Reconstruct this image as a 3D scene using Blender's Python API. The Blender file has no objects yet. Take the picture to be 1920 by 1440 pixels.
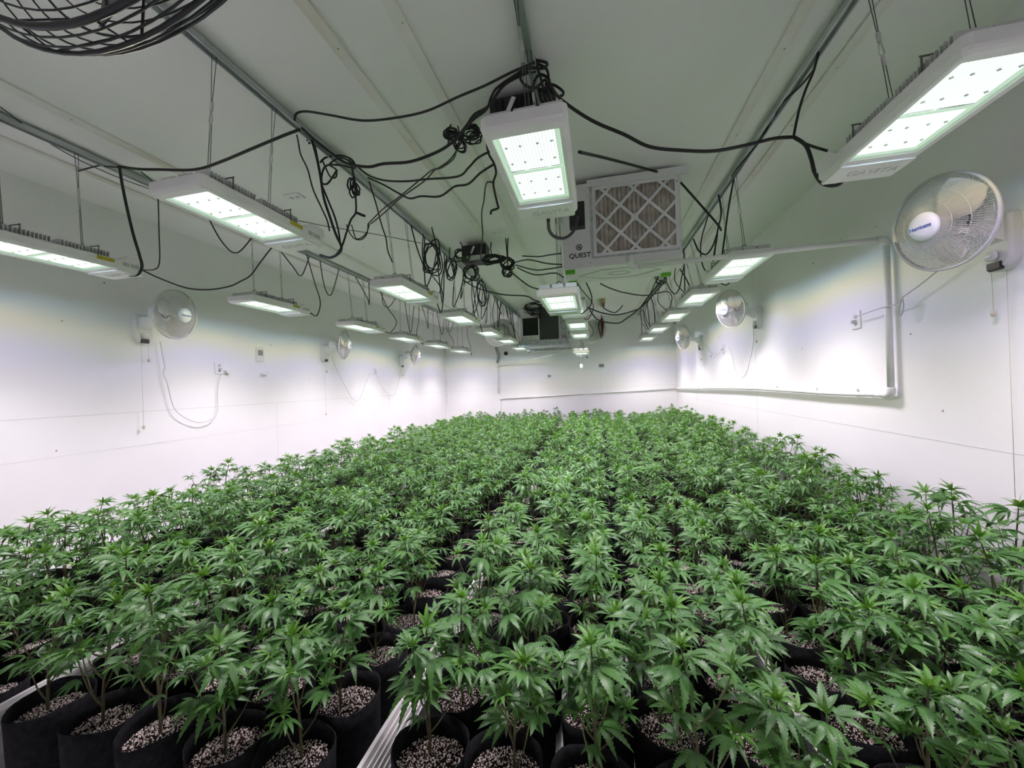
import bpy, math, random
from mathutils import Vector, Matrix

# ------------------------------------------------------------------ camera, world, exposure
S = bpy.context.scene
COL = S.collection
CZ = 1.32                      # camera height above the floor
FPX, ROLL, PITCH, YAW = 700.0, 0.033, math.radians(0.0995), math.radians(12.723)
cam_d = bpy.data.cameras.new('camera'); cam = bpy.data.objects.new('camera', cam_d); COL.objects.link(cam)
cam_d.sensor_width = 36.0; cam_d.lens = FPX / 1920 * 36.0; cam_d.clip_start = 0.02; cam_d.clip_end = 60
fwd = Vector((-math.sin(YAW) * math.cos(PITCH), math.cos(YAW) * math.cos(PITCH), math.sin(PITCH)))
rgt0 = Vector((math.cos(YAW), math.sin(YAW), 0)); up0 = rgt0.cross(fwd)
CR = rgt0 * math.cos(ROLL) - up0 * math.sin(ROLL)
CU = rgt0 * math.sin(ROLL) + up0 * math.cos(ROLL)
cam.matrix_world = Matrix(((CR.x, CU.x, -fwd.x, 0), (CR.y, CU.y, -fwd.y, 0), (CR.z, CU.z, -fwd.z, CZ), (0, 0, 0, 1)))
S.camera = cam
S.view_settings.view_transform = 'Standard'; S.view_settings.look = 'None'
S.view_settings.gamma = 1.0; S.view_settings.use_curve_mapping = False
S.view_settings.exposure = 0.27
S.cycles.max_bounces = 6; S.cycles.diffuse_bounces = 5; S.cycles.glossy_bounces = 2; S.cycles.transmission_bounces = 2; S.cycles.transparent_max_bounces = 6
S.cycles.use_light_tree = False; S.cycles.caustics_reflective = False; S.cycles.caustics_refractive = False
LIGHT_POWER = 27.0             # watts of each grow light
w = bpy.data.worlds.new('world'); S.world = w; w.use_nodes = True
w.node_tree.nodes['Background'].inputs[0].default_value = (0.5, 0.5, 0.5, 1)
w.node_tree.nodes['Background'].inputs[1].default_value = 0.02

def at(px, py, X=None, Y=None, Z=None):
    """point of the room seen at a picture position, at a known distance (one of X, Y, Z fixed)"""
    d = fwd * FPX + CR * (px - 960) + CU * (720 - py)
    k = Y / d.y if Y is not None else (X / d.x if X is not None else (Z - CZ) / d.z)
    return Vector((d.x * k, d.y * k, CZ + d.z * k))

# room
XL, XR, YB, YF, HC = -3.645, 1.70, 8.70, -1.4, CZ + 1.47

# ------------------------------------------------------------------ materials
def nmat(name, col, rough=.6, metal=0.0, spec=.5, emit=None, estr=0.0):
    m = bpy.data.materials.new(name); m.use_nodes = True
    b = m.node_tree.nodes['Principled BSDF']
    b.inputs['Base Color'].default_value = (*col, 1); b.inputs['Roughness'].default_value = rough
    b.inputs['Metallic'].default_value = metal; b.inputs['Specular IOR Level'].default_value = spec
    if emit: b.inputs['Emission Color'].default_value = (*emit, 1); b.inputs['Emission Strength'].default_value = estr
    return m
def add_noise(m, c1, c2, scale, detail=4, lo=.4, hi=.6, bump=0.0, bscale=None, coord='Object', stretch=None, bdist=.002):
    nt = m.node_tree; N = nt.nodes; L = nt.links; b = N['Principled BSDF']
    tc = N.new('ShaderNodeTexCoord'); src = tc.outputs[coord]
    if stretch:
        mp = N.new('ShaderNodeMapping'); mp.inputs['Scale'].default_value = stretch
        L.new(src, mp.inputs['Vector']); src = mp.outputs[0]
    n = N.new('ShaderNodeTexNoise'); n.inputs['Scale'].default_value = scale; n.inputs['Detail'].default_value = detail
    L.new(src, n.inputs['Vector'])
    r = N.new('ShaderNodeValToRGB'); r.color_ramp.elements[0].position = lo; r.color_ramp.elements[1].position = hi
    r.color_ramp.elements[0].color = (*c1, 1); r.color_ramp.elements[1].color = (*c2, 1)
    L.new(n.outputs['Fac'], r.inputs['Fac']); L.new(r.outputs['Color'], b.inputs['Base Color'])
    if bump:
        n2 = N.new('ShaderNodeTexNoise'); n2.inputs['Scale'].default_value = bscale or scale * 4; n2.inputs['Detail'].default_value = 3
        L.new(src, n2.inputs['Vector'])
        bp = N.new('ShaderNodeBump'); bp.inputs['Strength'].default_value = bump; bp.inputs['Distance'].default_value = bdist
        L.new(n2.outputs['Fac'], bp.inputs['Height']); L.new(bp.outputs['Normal'], b.inputs['Normal'])
    return m
M = {}
M['wall'] = add_noise(nmat('white_wall_panel', (.86, .86, .86), .5), (.84, .84, .835), (.885, .885, .885), 1.6, 4, .3, .7)
M['ceiling'] = add_noise(nmat('white_ceiling_panel', (.85, .85, .84), .6), (.83, .83, .82), (.875, .875, .87), 1.0, 4, .3, .7)
M['seam'] = nmat('panel_seam', (.62, .62, .62), .8)
M['batten'] = add_noise(nmat('painted_batten', (.75, .75, .72), .6), (.62, .57, .47), (.80, .79, .76), 6, 6, .25, .5, .3, 60, stretch=(1, .3, 1))
M['stain'] = nmat('rust_stain', (.45, .36, .24), .8)
M['floor'] = add_noise(nmat('white_floor', (.75, .75, .76), .5), (.68, .68, .69), (.8, .8, .8), 2, 5)
M['tray'] = add_noise(nmat('white_tray_plastic', (.78, .79, .80), .35), (.72, .73, .74), (.82, .83, .84), 5, 5)
M['tray_edge'] = add_noise(nmat('ribbed_tray_edge', (.55, .54, .52), .45), (.50, .49, .47), (.66, .65, .63), 14, 5, stretch=(1, .1, 1))
M['galv'] = add_noise(nmat('galvanised_steel', (.42, .45, .46), .45, .35), (.40, .43, .44), (.56, .59, .60), 25, 3, stretch=(1, .15, 1))
M['steel'] = nmat('bright_steel', (.6, .6, .6), .3, 1.0)
M['rope'] = nmat('grey_rope', (.10, .10, .10), .8)
M['lamp'] = add_noise(nmat('white_powder_coat', (.80, .80, .79), .45), (.80, .80, .79), (.85, .85, .84), 9, 2, .3, .7)
M['fin'] = nmat('aluminium_fin', (.62, .63, .63), .4, .5)
M['wire'] = nmat('dark_bent_wire', (.16, .15, .14), .5, .6)
M['sticker'] = None
M['black'] = nmat('black_rubber', (.012, .012, .013), .5)
M['blackbox'] = nmat('black_plastic', (.016, .016, .018), .45)
M['pvc'] = add_noise(nmat('white_pvc', (.82, .82, .82), .35), (.78, .78, .77), (.84, .84, .84), 6, 3)
M['white'] = nmat('white_plastic', (.82, .82, .82), .4)
M['offwhite'] = add_noise(nmat('dusty_white_plastic', (.78, .77, .72), .5), (.70, .67, .58), (.82, .81, .79), 9, 5)
M['silver'] = nmat('silver_sheet', (.72, .72, .71), .35, .5)
M['cap'] = nmat('fan_badge', (.86, .88, .92), .35)
M['blue'] = nmat('blue_print', (.02, .09, .42), .5)
M['print'] = nmat('black_print', (.012, .012, .012), .6)
M['emboss'] = nmat('embossed_grey', (.58, .58, .58), .5)
M['lime'] = nmat('lime_green_plastic', (.12, .48, .015), .5)
M['green_sticker'] = nmat('green_label', (.04, .25, .06), .5)
M['unit'] = add_noise(nmat('white_sheet_metal', (.72, .72, .72), .42), (.70, .70, .70), (.75, .75, .75), 3, 3)
M['frame_card'] = nmat('white_card', (.76, .76, .78), .8)
M['pleat'] = add_noise(nmat('dusty_pleats', (.52, .47, .42), .95), (.50, .45, .40), (.68, .63, .58), 14, 3)
M['dark'] = nmat('painted_dark_interior', (.012, .012, .013), .7)
M['darkgrey'] = nmat('charcoal_sheet', (.045, .047, .05), .6)
M['wood'] = add_noise(nmat('bare_wood', (.42, .26, .14), .7), (.34, .2, .1), (.5, .33, .19), 8, 5, stretch=(1, 1, .2))
M['red'] = nmat('dark_red_strap', (.16, .02, .015), .8)
M['lcd'] = nmat('grey_lcd', (.22, .25, .23), .25)
M['cord_white'] = nmat('white_cord', (.62, .62, .61), .5)
M['brass'] = nmat('brass_plug_tip', (.55, .33, .1), .35, .9)
M['beige'] = nmat('beige_knob', (.55, .52, .42), .6)
M['mesh_black'] = nmat('black_fan_wire', (.012, .012, .016), .4)
M['blade_grey'] = nmat('grey_fan_blade', (.13, .135, .13), .5)
M['blade_white'] = nmat('milky_blade', (.70, .67, .60), .4)
M['gauze'] = nmat('white_guard_wire', (.58, .58, .55), .45)

def leaf_material(name, c_dark, c_light):
    m = bpy.data.materials.new(name); m.use_nodes = True; nt = m.node_tree; N = nt.nodes; L = nt.links
    b = N['Principled BSDF']; out = N['Material Output']
    b.inputs['Roughness'].default_value = .42; b.inputs['Specular IOR Level'].default_value = .46
    uv = N.new('ShaderNodeUVMap'); sp = N.new('ShaderNodeSeparateXYZ'); L.new(uv.outputs[0], sp.inputs[0])
    def mth(op, a, bb=None):
        n = N.new('ShaderNodeMath'); n.operation = op
        for i, v in enumerate((a, bb)):
            if v is None: continue
            if isinstance(v, (int, float)): n.inputs[i].default_value = v
            else: L.new(v, n.inputs[i])
        return n.outputs[0]
    s = mth('ABSOLUTE', mth('SUBTRACT', mth('MULTIPLY', sp.outputs[1], 2.0), 1.0))
    ph = mth('SUBTRACT', mth('MULTIPLY', sp.outputs[0], 62.8), mth('MULTIPLY', s, 11.0))
    wv = mth('SINE', ph)
    vein = mth('GREATER_THAN', wv, .86)
    rib = mth('LESS_THAN', s, .09)
    v = mth('MAXIMUM', mth('MULTIPLY', vein, .45), rib)
    oi = N.new('ShaderNodeObjectInfo'); nz = N.new('ShaderNodeTexNoise'); nz.inputs['Scale'].default_value = 11
    geo = N.new('ShaderNodeNewGeometry'); L.new(geo.outputs['Position'], nz.inputs['Vector'])
    rnd = mth('ADD', mth('MULTIPLY', oi.outputs['Random'], .35), mth('MULTIPLY', nz.outputs['Fac'], .75))
    rp = N.new('ShaderNodeValToRGB'); rp.color_ramp.elements[0].position = .15; rp.color_ramp.elements[1].position = .85
    rp.color_ramp.elements[0].color = (*c_dark, 1); rp.color_ramp.elements[1].color = (*c_light, 1); L.new(rnd, rp.inputs['Fac'])
    mx = N.new('ShaderNodeMixRGB'); mx.inputs['Color2'].default_value = (c_light[0] * 1.7 + .02, c_light[1] * 1.45, c_light[2] * 1.4, 1)
    L.new(mth('MULTIPLY', v, .45), mx.inputs['Fac']); L.new(rp.outputs[0], mx.inputs['Color1'])
    L.new(mx.outputs[0], b.inputs['Base Color'])
    tr = N.new('ShaderNodeBsdfTranslucent'); tm = N.new('ShaderNodeMixRGB'); tm.blend_type = 'MULTIPLY'; tm.inputs['Fac'].default_value = 1
    tm.inputs['Color2'].default_value = (1.6, 1.5, .6, 1); L.new(mx.outputs[0], tm.inputs['Color1']); L.new(tm.outputs[0], tr.inputs['Color'])
    ms = N.new('ShaderNodeMixShader'); ms.inputs[0].default_value = .22
    L.new(b.outputs[0], ms.inputs[1]); L.new(tr.outputs[0], ms.inputs[2]); L.new(ms.outputs[0], out.inputs['Surface'])
    return m
M['leaf'] = leaf_material('mature_leaf', (.028, .104, .024), (.070, .192, .039))
M['young'] = leaf_material('young_leaf', (.056, .170, .026), (.105, .255, .040))
M['stem'] = add_noise(nmat('olive_stem', (.12, .11, .05), .6), (.075, .055, .032), (.14, .15, .055), 14, 2)
M['pot'] = add_noise(nmat('black_felt', (.010, .010, .011), 1.0, spec=.15), (.007, .007, .008), (.018, .018, .020), 60, 4, .3, .7)
M['soil'] = add_noise(nmat('dark_soil', (.03, .018, .012), 1.0, spec=.1), (.006, .004, .004), (.022, .013, .011), 70, 3)
M['perlite'] = add_noise(nmat('pale_perlite', (.62, .53, .48), .9), (.52, .42, .38), (.78, .69, .64), 90, 2, .3, .6)

def sticker_mat():
    m = nmat('yellow_warning', (.62, .56, .02), .5); nt = m.node_tree; N = nt.nodes; L = nt.links; b = N['Principled BSDF']
    tc = N.new('ShaderNodeTexCoord'); sp = N.new('ShaderNodeSeparateXYZ'); L.new(tc.outputs['Generated'], sp.inputs[0])
    wv = N.new('ShaderNodeMath'); wv.operation = 'SINE'; mu = N.new('ShaderNodeMath'); mu.operation = 'MULTIPLY'; mu.inputs[1].default_value = 26
    L.new(sp.outputs[2], mu.inputs[0]); L.new(mu.outputs[0], wv.inputs[0])
    gt = N.new('ShaderNodeMath'); gt.operation = 'GREATER_THAN'; gt.inputs[1].default_value = .55; L.new(wv.outputs[0], gt.inputs[0])
    mx = N.new('ShaderNodeMixRGB'); mx.inputs['Color1'].default_value = (.62, .56, .02, 1); mx.inputs['Color2'].default_value = (.16, .14, .01, 1)
    L.new(gt.outputs[0], mx.inputs['Fac']); L.new(mx.outputs[0], b.inputs['Base Color']); return m
M['sticker'] = sticker_mat()
def label_mat():
    m = nmat('small_print', (.78, .78, .78), .5); nt = m.node_tree; N = nt.nodes; L = nt.links; b = N['Principled BSDF']
    tc = N.new('ShaderNodeTexCoord'); mp = N.new('ShaderNodeMapping'); mp.inputs['Scale'].default_value = (1, 1, 9); L.new(tc.outputs['Generated'], mp.inputs[0])
    br = N.new('ShaderNodeTexNoise'); br.inputs['Scale'].default_value = 5; L.new(mp.outputs[0], br.inputs['Vector'])
    r = N.new('ShaderNodeValToRGB'); r.color_ramp.interpolation = 'CONSTANT'; r.color_ramp.elements[0].color = (.25, .25, .25, 1); r.color_ramp.elements[1].color = (.8, .8, .79, 1)
    r.color_ramp.elements[1].position = .5; L.new(br.outputs['Fac'], r.inputs['Fac']); L.new(r.outputs[0], b.inputs['Base Color']); return m
M['rating'] = label_mat()
def led_mat():
    m = bpy.data.materials.new('lit_led_board'); m.use_nodes = True; nt = m.node_tree; N = nt.nodes; L = nt.links
    N.remove(N['Principled BSDF']); em = N.new('ShaderNodeEmission'); L.new(em.outputs[0], N['Material Output'].inputs['Surface'])
    tc = N.new('ShaderNodeTexCoord'); sp = N.new('ShaderNodeSeparateXYZ'); L.new(tc.outputs['Generated'], sp.inputs[0])
    def mth(op, a, b=None):
        n = N.new('ShaderNodeMath'); n.operation = op
        for i, v in enumerate((a, b)):
            if v is None: continue
            if isinstance(v, (int, float)): n.inputs[i].default_value = v
            else: L.new(v, n.inputs[i])
        return n.outputs[0]
    st = mth('SINE', mth('MULTIPLY', sp.outputs[0], 100.0)); ln = mth('GREATER_THAN', st, .80)
    mx = N.new('ShaderNodeMixRGB'); mx.inputs['Color1'].default_value = (1, .985, .95, 1); mx.inputs['Color2'].default_value = (.42, .44, .50, 1)
    L.new(ln, mx.inputs['Fac']); L.new(mx.outputs[0], em.inputs['Color']); em.inputs['Strength'].default_value = 1.5
    return m
M['led'] = led_mat()
def pane_mat():
    m = bpy.data.materials.new('clear_lens_pane'); m.use_nodes = True; nt = m.node_tree; N = nt.nodes; L = nt.links
    N.remove(N['Principled BSDF']); t = N.new('ShaderNodeBsdfTransparent'); t.inputs[0].default_value = (.93, 1, .96, 1)
    g = N.new('ShaderNodeBsdfGlossy'); g.inputs['Roughness'].default_value = .05; mx = N.new('ShaderNodeMixShader'); mx.inputs[0].default_value = .06
    L.new(t.outputs[0], mx.inputs[1]); L.new(g.outputs[0], mx.inputs[2]); L.new(mx.outputs[0], N['Material Output'].inputs['Surface']); return m
M['pane'] = pane_mat()
M['reflector'] = nmat('reflector_rim_added_glow', (.76, .80, .74), .3, 0, .5, (.74, .88, .74), .5)  # faint green emission stands in for LED light caught in the glass edge

# ------------------------------------------------------------------ mesh helpers
class MB:
    def __init__(s): s.v = []; s.f = []; s.m = []; s.sm = []; s.uv = None
    def add(s, vs, fs, mi=0, smooth=False):
        o = len(s.v); s.v += [tuple(p) for p in vs]
        for f in fs: s.f.append(tuple(i + o for i in f)); s.m.append(mi); s.sm.append(smooth)
        return s
    def box(s, x0, x1, y0, y1, z0, z1, mi=0):
        v = [(x, y, z) for z in (z0, z1) for y in (y0, y1) for x in (x0, x1)]
        return s.add(v, [(0, 2, 3, 1), (4, 5, 7, 6), (0, 1, 5, 4), (2, 6, 7, 3), (0, 4, 6, 2), (1, 3, 7, 5)], mi)
    def bar(s, a, b, wx, wz, mi=0, upv=(0, 0, 1)):
        a = Vector(a); b = Vector(b); d = (b - a).normalized(); u = Vector(upv)
        if abs(d.dot(u)) > .98: u = Vector((1, 0, 0))
        x = d.cross(u).normalized(); z = x.cross(d)
        v = [p + x * i * wx / 2 + z * j * wz / 2 for p in (a, b) for i, j in ((-1, -1), (1, -1), (1, 1), (-1, 1))]
        return s.add(v, [(0, 1, 2, 3), (7, 6, 5, 4), (0, 4, 5, 1), (1, 5, 6, 2), (2, 6, 7, 3), (3, 7, 4, 0)], mi)
    def tube(s, pts, r, n=6, mi=0, closed=False, caps=True):
        pts = [Vector(p) for p in pts]; k = len(pts); vs = []; fs = []
        rr = r if isinstance(r, (list, tuple)) else [r] * k
        prev = None
        for i, p in enumerate(pts):
            a = pts[(i - 1) % k] if (closed or i > 0) else p
            b = pts[(i + 1) % k] if (closed or i < k - 1) else p
            d = (b - a)
            d = d.normalized() if d.length > 1e-9 else Vector((0, 0, 1))
            if prev is None:
                u = Vector((0, 0, 1)) if abs(d.z) < .9 else Vector((1, 0, 0))
                x = d.cross(u).normalized()
            else:
                x = prev - d * prev.dot(d)
                x = x.normalized() if x.length > 1e-6 else d.cross(Vector((1, 0, 0))).normalized()
            prev = x; y = d.cross(x)
            for j in range(n):
                t = 2 * math.pi * j / n; vs.append(p + (x * math.cos(t) + y * math.sin(t)) * rr[i])
        for i in range(k if closed else k - 1):
            for j in range(n):
                a = i * n + j; b = i * n + (j + 1) % n; c = ((i + 1) % k) * n
                fs.append((a, b, c + (j + 1) % n, c + j))
        if caps and not closed: fs.append(tuple(reversed(range(n)))); fs.append(tuple(range((k - 1) * n, k * n)))
        return s.add(vs, fs, mi, True)
    def lathe(s, prof, c=(0, 0, 0), ax='z', n=24, mi=0, smooth=True):
        vs = []; fs = []
        for r, h in prof:
            for j in range(n):
                t = 2 * math.pi * j / n; a, b = r * math.cos(t), r * math.sin(t)
                p = (a, b, h) if ax == 'z' else ((a, h, b) if ax == 'y' else (h, a, b))
                vs.append((p[0] + c[0], p[1] + c[1], p[2] + c[2]))
        for i in range(len(prof) - 1):
            for j in range(n): fs.append((i * n + j, i * n + (j + 1) % n, (i + 1) * n + (j + 1) % n, (i + 1) * n + j))
        return s.add(vs, fs, mi, smooth)
    def loft(s, rings, cap0=False, cap1=False, mi=0, smooth=False):
        n = len(rings[0]); vs = [p for r in rings for p in r]; fs = []
        for i in range(len(rings) - 1):
            for j in range(n): fs.append((i * n + j, i * n + (j + 1) % n, (i + 1) * n + (j + 1) % n, (i + 1) * n + j))
        if cap0: fs.append(tuple(reversed(range(n))))
        if cap1: fs.append(tuple(range((len(rings) - 1) * n, len(rings) * n)))
        return s.add(vs, fs, mi, smooth)
    def prism(s, poly, ax, a, b, mi=0):
        """polygon (2-D) extruded along axis ax from a to b"""
        def P(p, h): return (h, p[0], p[1]) if ax == 'x' else ((p[0], h, p[1]) if ax == 'y' else (p[0], p[1], h))
        return s.loft([[P(p, a) for p in poly], [P(p, b) for p in poly]], True, True, mi)
    def mesh(s, name, mats):
        me = bpy.data.meshes.new(name); me.from_pydata(s.v, [], s.f)
        for m in (mats if isinstance(mats, (list, tuple)) else [mats]): me.materials.append(M[m] if isinstance(m, str) else m)
        me.polygons.foreach_set('material_index', s.m); me.polygons.foreach_set('use_smooth', s.sm)
        me.update(); return me
    def build(s, name, mats, parent=None): return obj(name, s.mesh(name, mats), parent)
def obj(name, me, parent=None, mw=None):
    o = bpy.data.objects.new(name, me); COL.objects.link(o)
    if parent: o.parent = parent
    if mw is not None: o.matrix_local = mw
    return o
def tag(o, label, cat, group=None, kind=None):
    o['label'] = label; o['category'] = cat
    if group: o['group'] = group
    if kind: o['kind'] = kind
    return o
def struct(o): o['kind'] = 'structure'; return o
def empty(name, loc=(0, 0, 0), rot=None):
    o = bpy.data.objects.new(name, None); COL.objects.link(o); o.location = loc; o.empty_display_size = .05
    if rot is not None: o.rotation_euler = rot
    return o
def copy_part(o, parent):
    c = o.copy(); COL.objects.link(c); c.parent = parent
    for ch in o.children: copy_part(ch, c)
    return c
def rrect(x0, x1, y0, y1, r, z, n=3, ch=None):
    pts = []
    for cx, cy, a0 in ((x1 - r, y1 - r, 0), (x0 + r, y1 - r, 90), (x0 + r, y0 + r, 180), (x1 - r, y0 + r, 270)):
        for i in range(n + 1):
            t = math.radians(a0 + 90 * i / n); pts.append((cx + r * math.cos(t), cy + r * math.sin(t), z))
    return pts
def smooth_pts(P, k=5):
    P = [Vector(p) for p in P]
    if len(P) < 3: return P
    out = []
    for i in range(len(P) - 1):
        p0 = P[max(i - 1, 0)]; p1 = P[i]; p2 = P[i + 1]; p3 = P[min(i + 2, len(P) - 1)]
        for j in range(k):
            t = j / k; t2 = t * t; t3 = t2 * t
            out.append(.5 * ((2 * p1) + (p2 - p0) * t + (2 * p0 - 5 * p1 + 4 * p2 - p3) * t2 + (3 * p1 - p0 - 3 * p2 + p3) * t3))
    out.append(P[-1]); return out
def text_mesh(body, size, depth=.0008, bold=0.0):
    c = bpy.data.curves.new('lettering', 'FONT'); c.body = body; c.size = size; c.extrude = depth; c.align_x = 'CENTER'; c.align_y = 'CENTER'; c.offset = bold; c.resolution_u = 3
    o = bpy.data.objects.new('lettering', c); COL.objects.link(o)
    dg = bpy.context.evaluated_depsgraph_get(); me = bpy.data.meshes.new_from_object(o.evaluated_get(dg))
    bpy.data.objects.remove(o); bpy.data.curves.remove(c); me.name = 'lettering'; return me
def basis(x, y, z, loc=(0, 0, 0)):
    return Matrix(((x[0], y[0], z[0], loc[0]), (x[1], y[1], z[1], loc[1]), (x[2], y[2], z[2], loc[2]), (0, 0, 0, 1)))

# ------------------------------------------------------------------ room shell
T = .12
struct(MB().box(XL - T, XR + T, YF - T, YB + T, -.1, 0).build('floor', 'floor'))
ceil_o = struct(MB().box(XL - T, XR + T, YF - T, YB + T, HC, HC + .1).build('ceiling', 'ceiling'))
wl = struct(MB().box(XL - T, XL, YF, YB, 0, HC).build('wall_left', 'wall'))
wr = struct(MB().box(XR, XR + T, YF, YB, 0, HC).build('wall_right', 'wall'))
wb = struct(MB().box(XL - T, XR + T, YB, YB + T, 0, HC).build('wall_back', 'wall'))
struct(MB().box(XL - T, XR + T, YF - T, YF, 0, HC).build('wall_front', 'wall'))
# panel joints in the walls
def seam(wall, x0, x1, y0, y1, z0, z1): MB().box(x0, x1, y0, y1, z0, z1).build('panel_joint', 'seam', wall)
sz = CZ - .121
seam(wl, XL, XL + .0012, YF, YB, sz - .0015, sz + .0015)
seam(wl, XL, XL + .0010, .3, 4.4, sz - .275, sz - .2735)
for y in (1.2, 3.64, 6.08): seam(wl, XL, XL + .0008, y, y + .002, 0, sz)
for y in (4.55, 7.05): seam(wr, XR - .001, XR, y, y + .003, 0, HC)
seam(wr, XR - .001, XR, YF, YB, CZ - .36, CZ - .3575)
for x in (-2.24, .1): seam(wb, x, x + .003, YB - .001, YB, 0, HC)
seam(wb, XL, XR, YB - .001, YB, CZ - .12, CZ - .1175)
# corner trims
struct(MB().box(XL, XL + .02, YB - .02, YB, 0, HC).build('trim_1', 'wall'))
struct(MB().box(XR - .02, XR, YB - .02, YB, 0, HC).build('trim_2', 'wall'))
# ceiling battens over the panel joints
HR = HC - CZ
for i, (k, bw) in enumerate(((-1.785, .06), (-.70, .052), (-.487, .052), (.585, .055), (.79, .05), (-2.16, .045))):
    x = k * HR
    bt = struct(MB().box(x - bw / 2, x + bw / 2, YF, YB, HC - .012, HC).build('trim_%d' % (i + 3), 'batten'))
    rb = random.Random(i)
    for q in range(14):                                     # nail heads and rust spots
        y = .9 + q * .55 + rb.uniform(-.1, .1)
        MB().lathe([(0, 0), (.004, 0), (.005, .0015)], (x + rb.uniform(-.012, .012), y, HC - .0135), n=8).build('nail_head', 'stain' if rb.random() < .5 else 'steel', bt)
rk = random.Random(41)
for o_, q in ((ceil_o, 'c'), (wl, 'l'), (wr, 'r')):          # screw heads left in the panels
    for k in range(16):
        a, b_ = rk.uniform(.9, 7.5), rk.random()
        c_ = {'c': (XL + .3 + b_ * 4.6, a, HC - .0015), 'l': (XL + .0015, a, CZ - .45 + b_ * 1.5), 'r': (XR - .0015, a, CZ - .45 + b_ * 1.5)}[q]
        MB().lathe([(0, -.0012), (.004, -.0012), (.005, .0012), (0, .0012)], c_, ax='z' if q == 'c' else 'x', n=8).build('screw_head', 'stain' if k % 3 else 'darkgrey', o_)
# rails (slotted strut) under the ceiling
RAILX = {'A': (-2.90, -2.93), 'B': (-1.53, -1.55), 'C': (-.236, -.238), 'D': (1.04, .95)}
RZ = HC - .012
rail_lbl = {'A': 'galvanised ceiling rail nearest the left wall', 'B': 'galvanised ceiling rail second from the left wall', 'C': 'galvanised ceiling rail above the middle light row', 'D': 'galvanised ceiling rail nearest the right wall'}
for k, (x0, x1) in RAILX.items():
    r = empty('ceiling_rail', ((x0 + x1) / 2, 0, RZ)); tag(r, rail_lbl[k], 'rail', 'ceiling rails carrying the lights')
    cx = (x0 + x1) / 2
    for s, nm in ((-1, 'rail_lip'), (1, 'rail_lip')):
        MB().bar((x0 - cx + s * .0165, YF + .3, -.015), (x1 - cx + s * .0165, YB - .05, -.015), .006, .03).build(nm, 'galv', r)
    MB().bar((x0 - cx, YF + .3, -.006), (x1 - cx, YB - .05, -.006), .038, .012).build('rail_web', 'galv', r)
def railx(k, y): a, b = RAILX[k]; return a + (b - a) * max(0, y) / YB

# ------------------------------------------------------------------ grow lights
LW, LL = .1385, .66
def lamp_meshes():
    D = {}
    m = MB()
    outer = lambda g, z, r=.022: rrect(-LW + g, LW - g, g, LL - g, r, z, 3)
    win = lambda z, g=0: rrect(-.110 - g, .110 + g, .046 - g, .505 + g, .006, z, 3)
    m.loft([win(.014), win(.001), win(-.001, .012), outer(.012, -.001, .02), outer(.004, .006), outer(0, .014), outer(0, .048), outer(.012, .054, .014)], False, True)
    D['housing'] = m.mesh('housing', 'lamp')
    m = MB()
    m.prism([(.525, .05), (.575, .088), (.652, .088), (.66, .08), (.66, .046), (.525, .046)], 'x', -LW + .001, LW - .001)
    m.loft([rrect(-.124, .124, .525, .655, .006, -.010), rrect(-.126, .126, .522, .657, .006, -.0005)], True, False)
    D['driver_box'] = m.mesh('driver_box', 'lamp')
    m = MB()
    for b0 in (.045, .285):
        for q in range(15):
            y = b0 + q * .0145
            for xa, xb in ((-.122, -.052), (-.036, .036), (.052, .122)): m.box(xa, xb, y, y + .004, .052, .088)
        for xa, xb in ((-.122, -.052), (-.036, .036), (.052, .122)): m.box(xa, xb, b0, b0 + .207, .052, .058)
    D['heat_sink'] = m.mesh('heat_sink', 'fin')
    m = MB(); m.tube(smooth_pts([(-.128, 0, .045), (-.128, 0, .1), (-.124, 0, .104), (-.03, 0, .108), (-.012, 0, .122), (0, 0, .128), (.012, 0, .122), (.03, 0, .108), (.124, 0, .104), (.128, 0, .1), (.128, 0, .045)], 2), .0028, 6)
    D['hanger_wire'] = m.mesh('hanger_wire', 'wire')
    m = MB(); m.box(-.092, .092, 0, .200, .0125, .0135); D['led_board'] = m.mesh('led_board', 'led')
    m = MB()
    for x in (-.078, -.03, .03, .078):
        for y in (.055, .15):
            if abs(x) > .05 or 1: m.box(x - .006, x + .006, y - .0015, y + .0015, .009, .0125); m.box(x - .0015, x + .0015, y - .005, y + .005, .009, .0125)
    D['spacer'] = m.mesh('lens_clips', 'fin')
    m = MB(); m.loft([win(.0122), rrect(-.094, .094, .058, .488, .004, .0122, 3)]); m.box(-.101, .101, .268, .282, .0105, .0122)
    D['reflector'] = m.mesh('reflector_rim', 'reflector')
    m = MB(); m.box(-.109, .109, .047, .504, .003, .0042); D['pane'] = m.mesh('glass_pane', 'pane')
    m = MB(); m.box(LW, LW + .0008, .425, .505, .027, .047); D['sticker'] = m.mesh('warning_sticker', 'sticker')
    m = MB(); m.box(LW, LW + .0006, .545, .575, .022, .044); m.box(LW, LW + .0006, .580, .625, .022, .044); D['rating'] = m.mesh('rating_label', 'rating')
    m = MB(); m.tube(smooth_pts([(.09, .66, .02), (.09, .69, .018), (.09, .705, .02)], 3), .009, 8); m.box(.076, .104, .655, .675, .006, .034); D['plug'] = m.mesh('power_plug', 'black')
    D['text'] = text_mesh('GAVITA', .05, .0006); D['text'].materials.append(M['emboss'])
    return D
LM = lamp_meshes()
LD = bpy.data.lights.new('grow_light_beam', 'AREA'); LD.shape = 'RECTANGLE'; LD.size = .2; LD.size_y = .43
LD.energy = LIGHT_POWER; LD.spread = math.radians(178); LD.color = (1, 1, 1)
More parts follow.
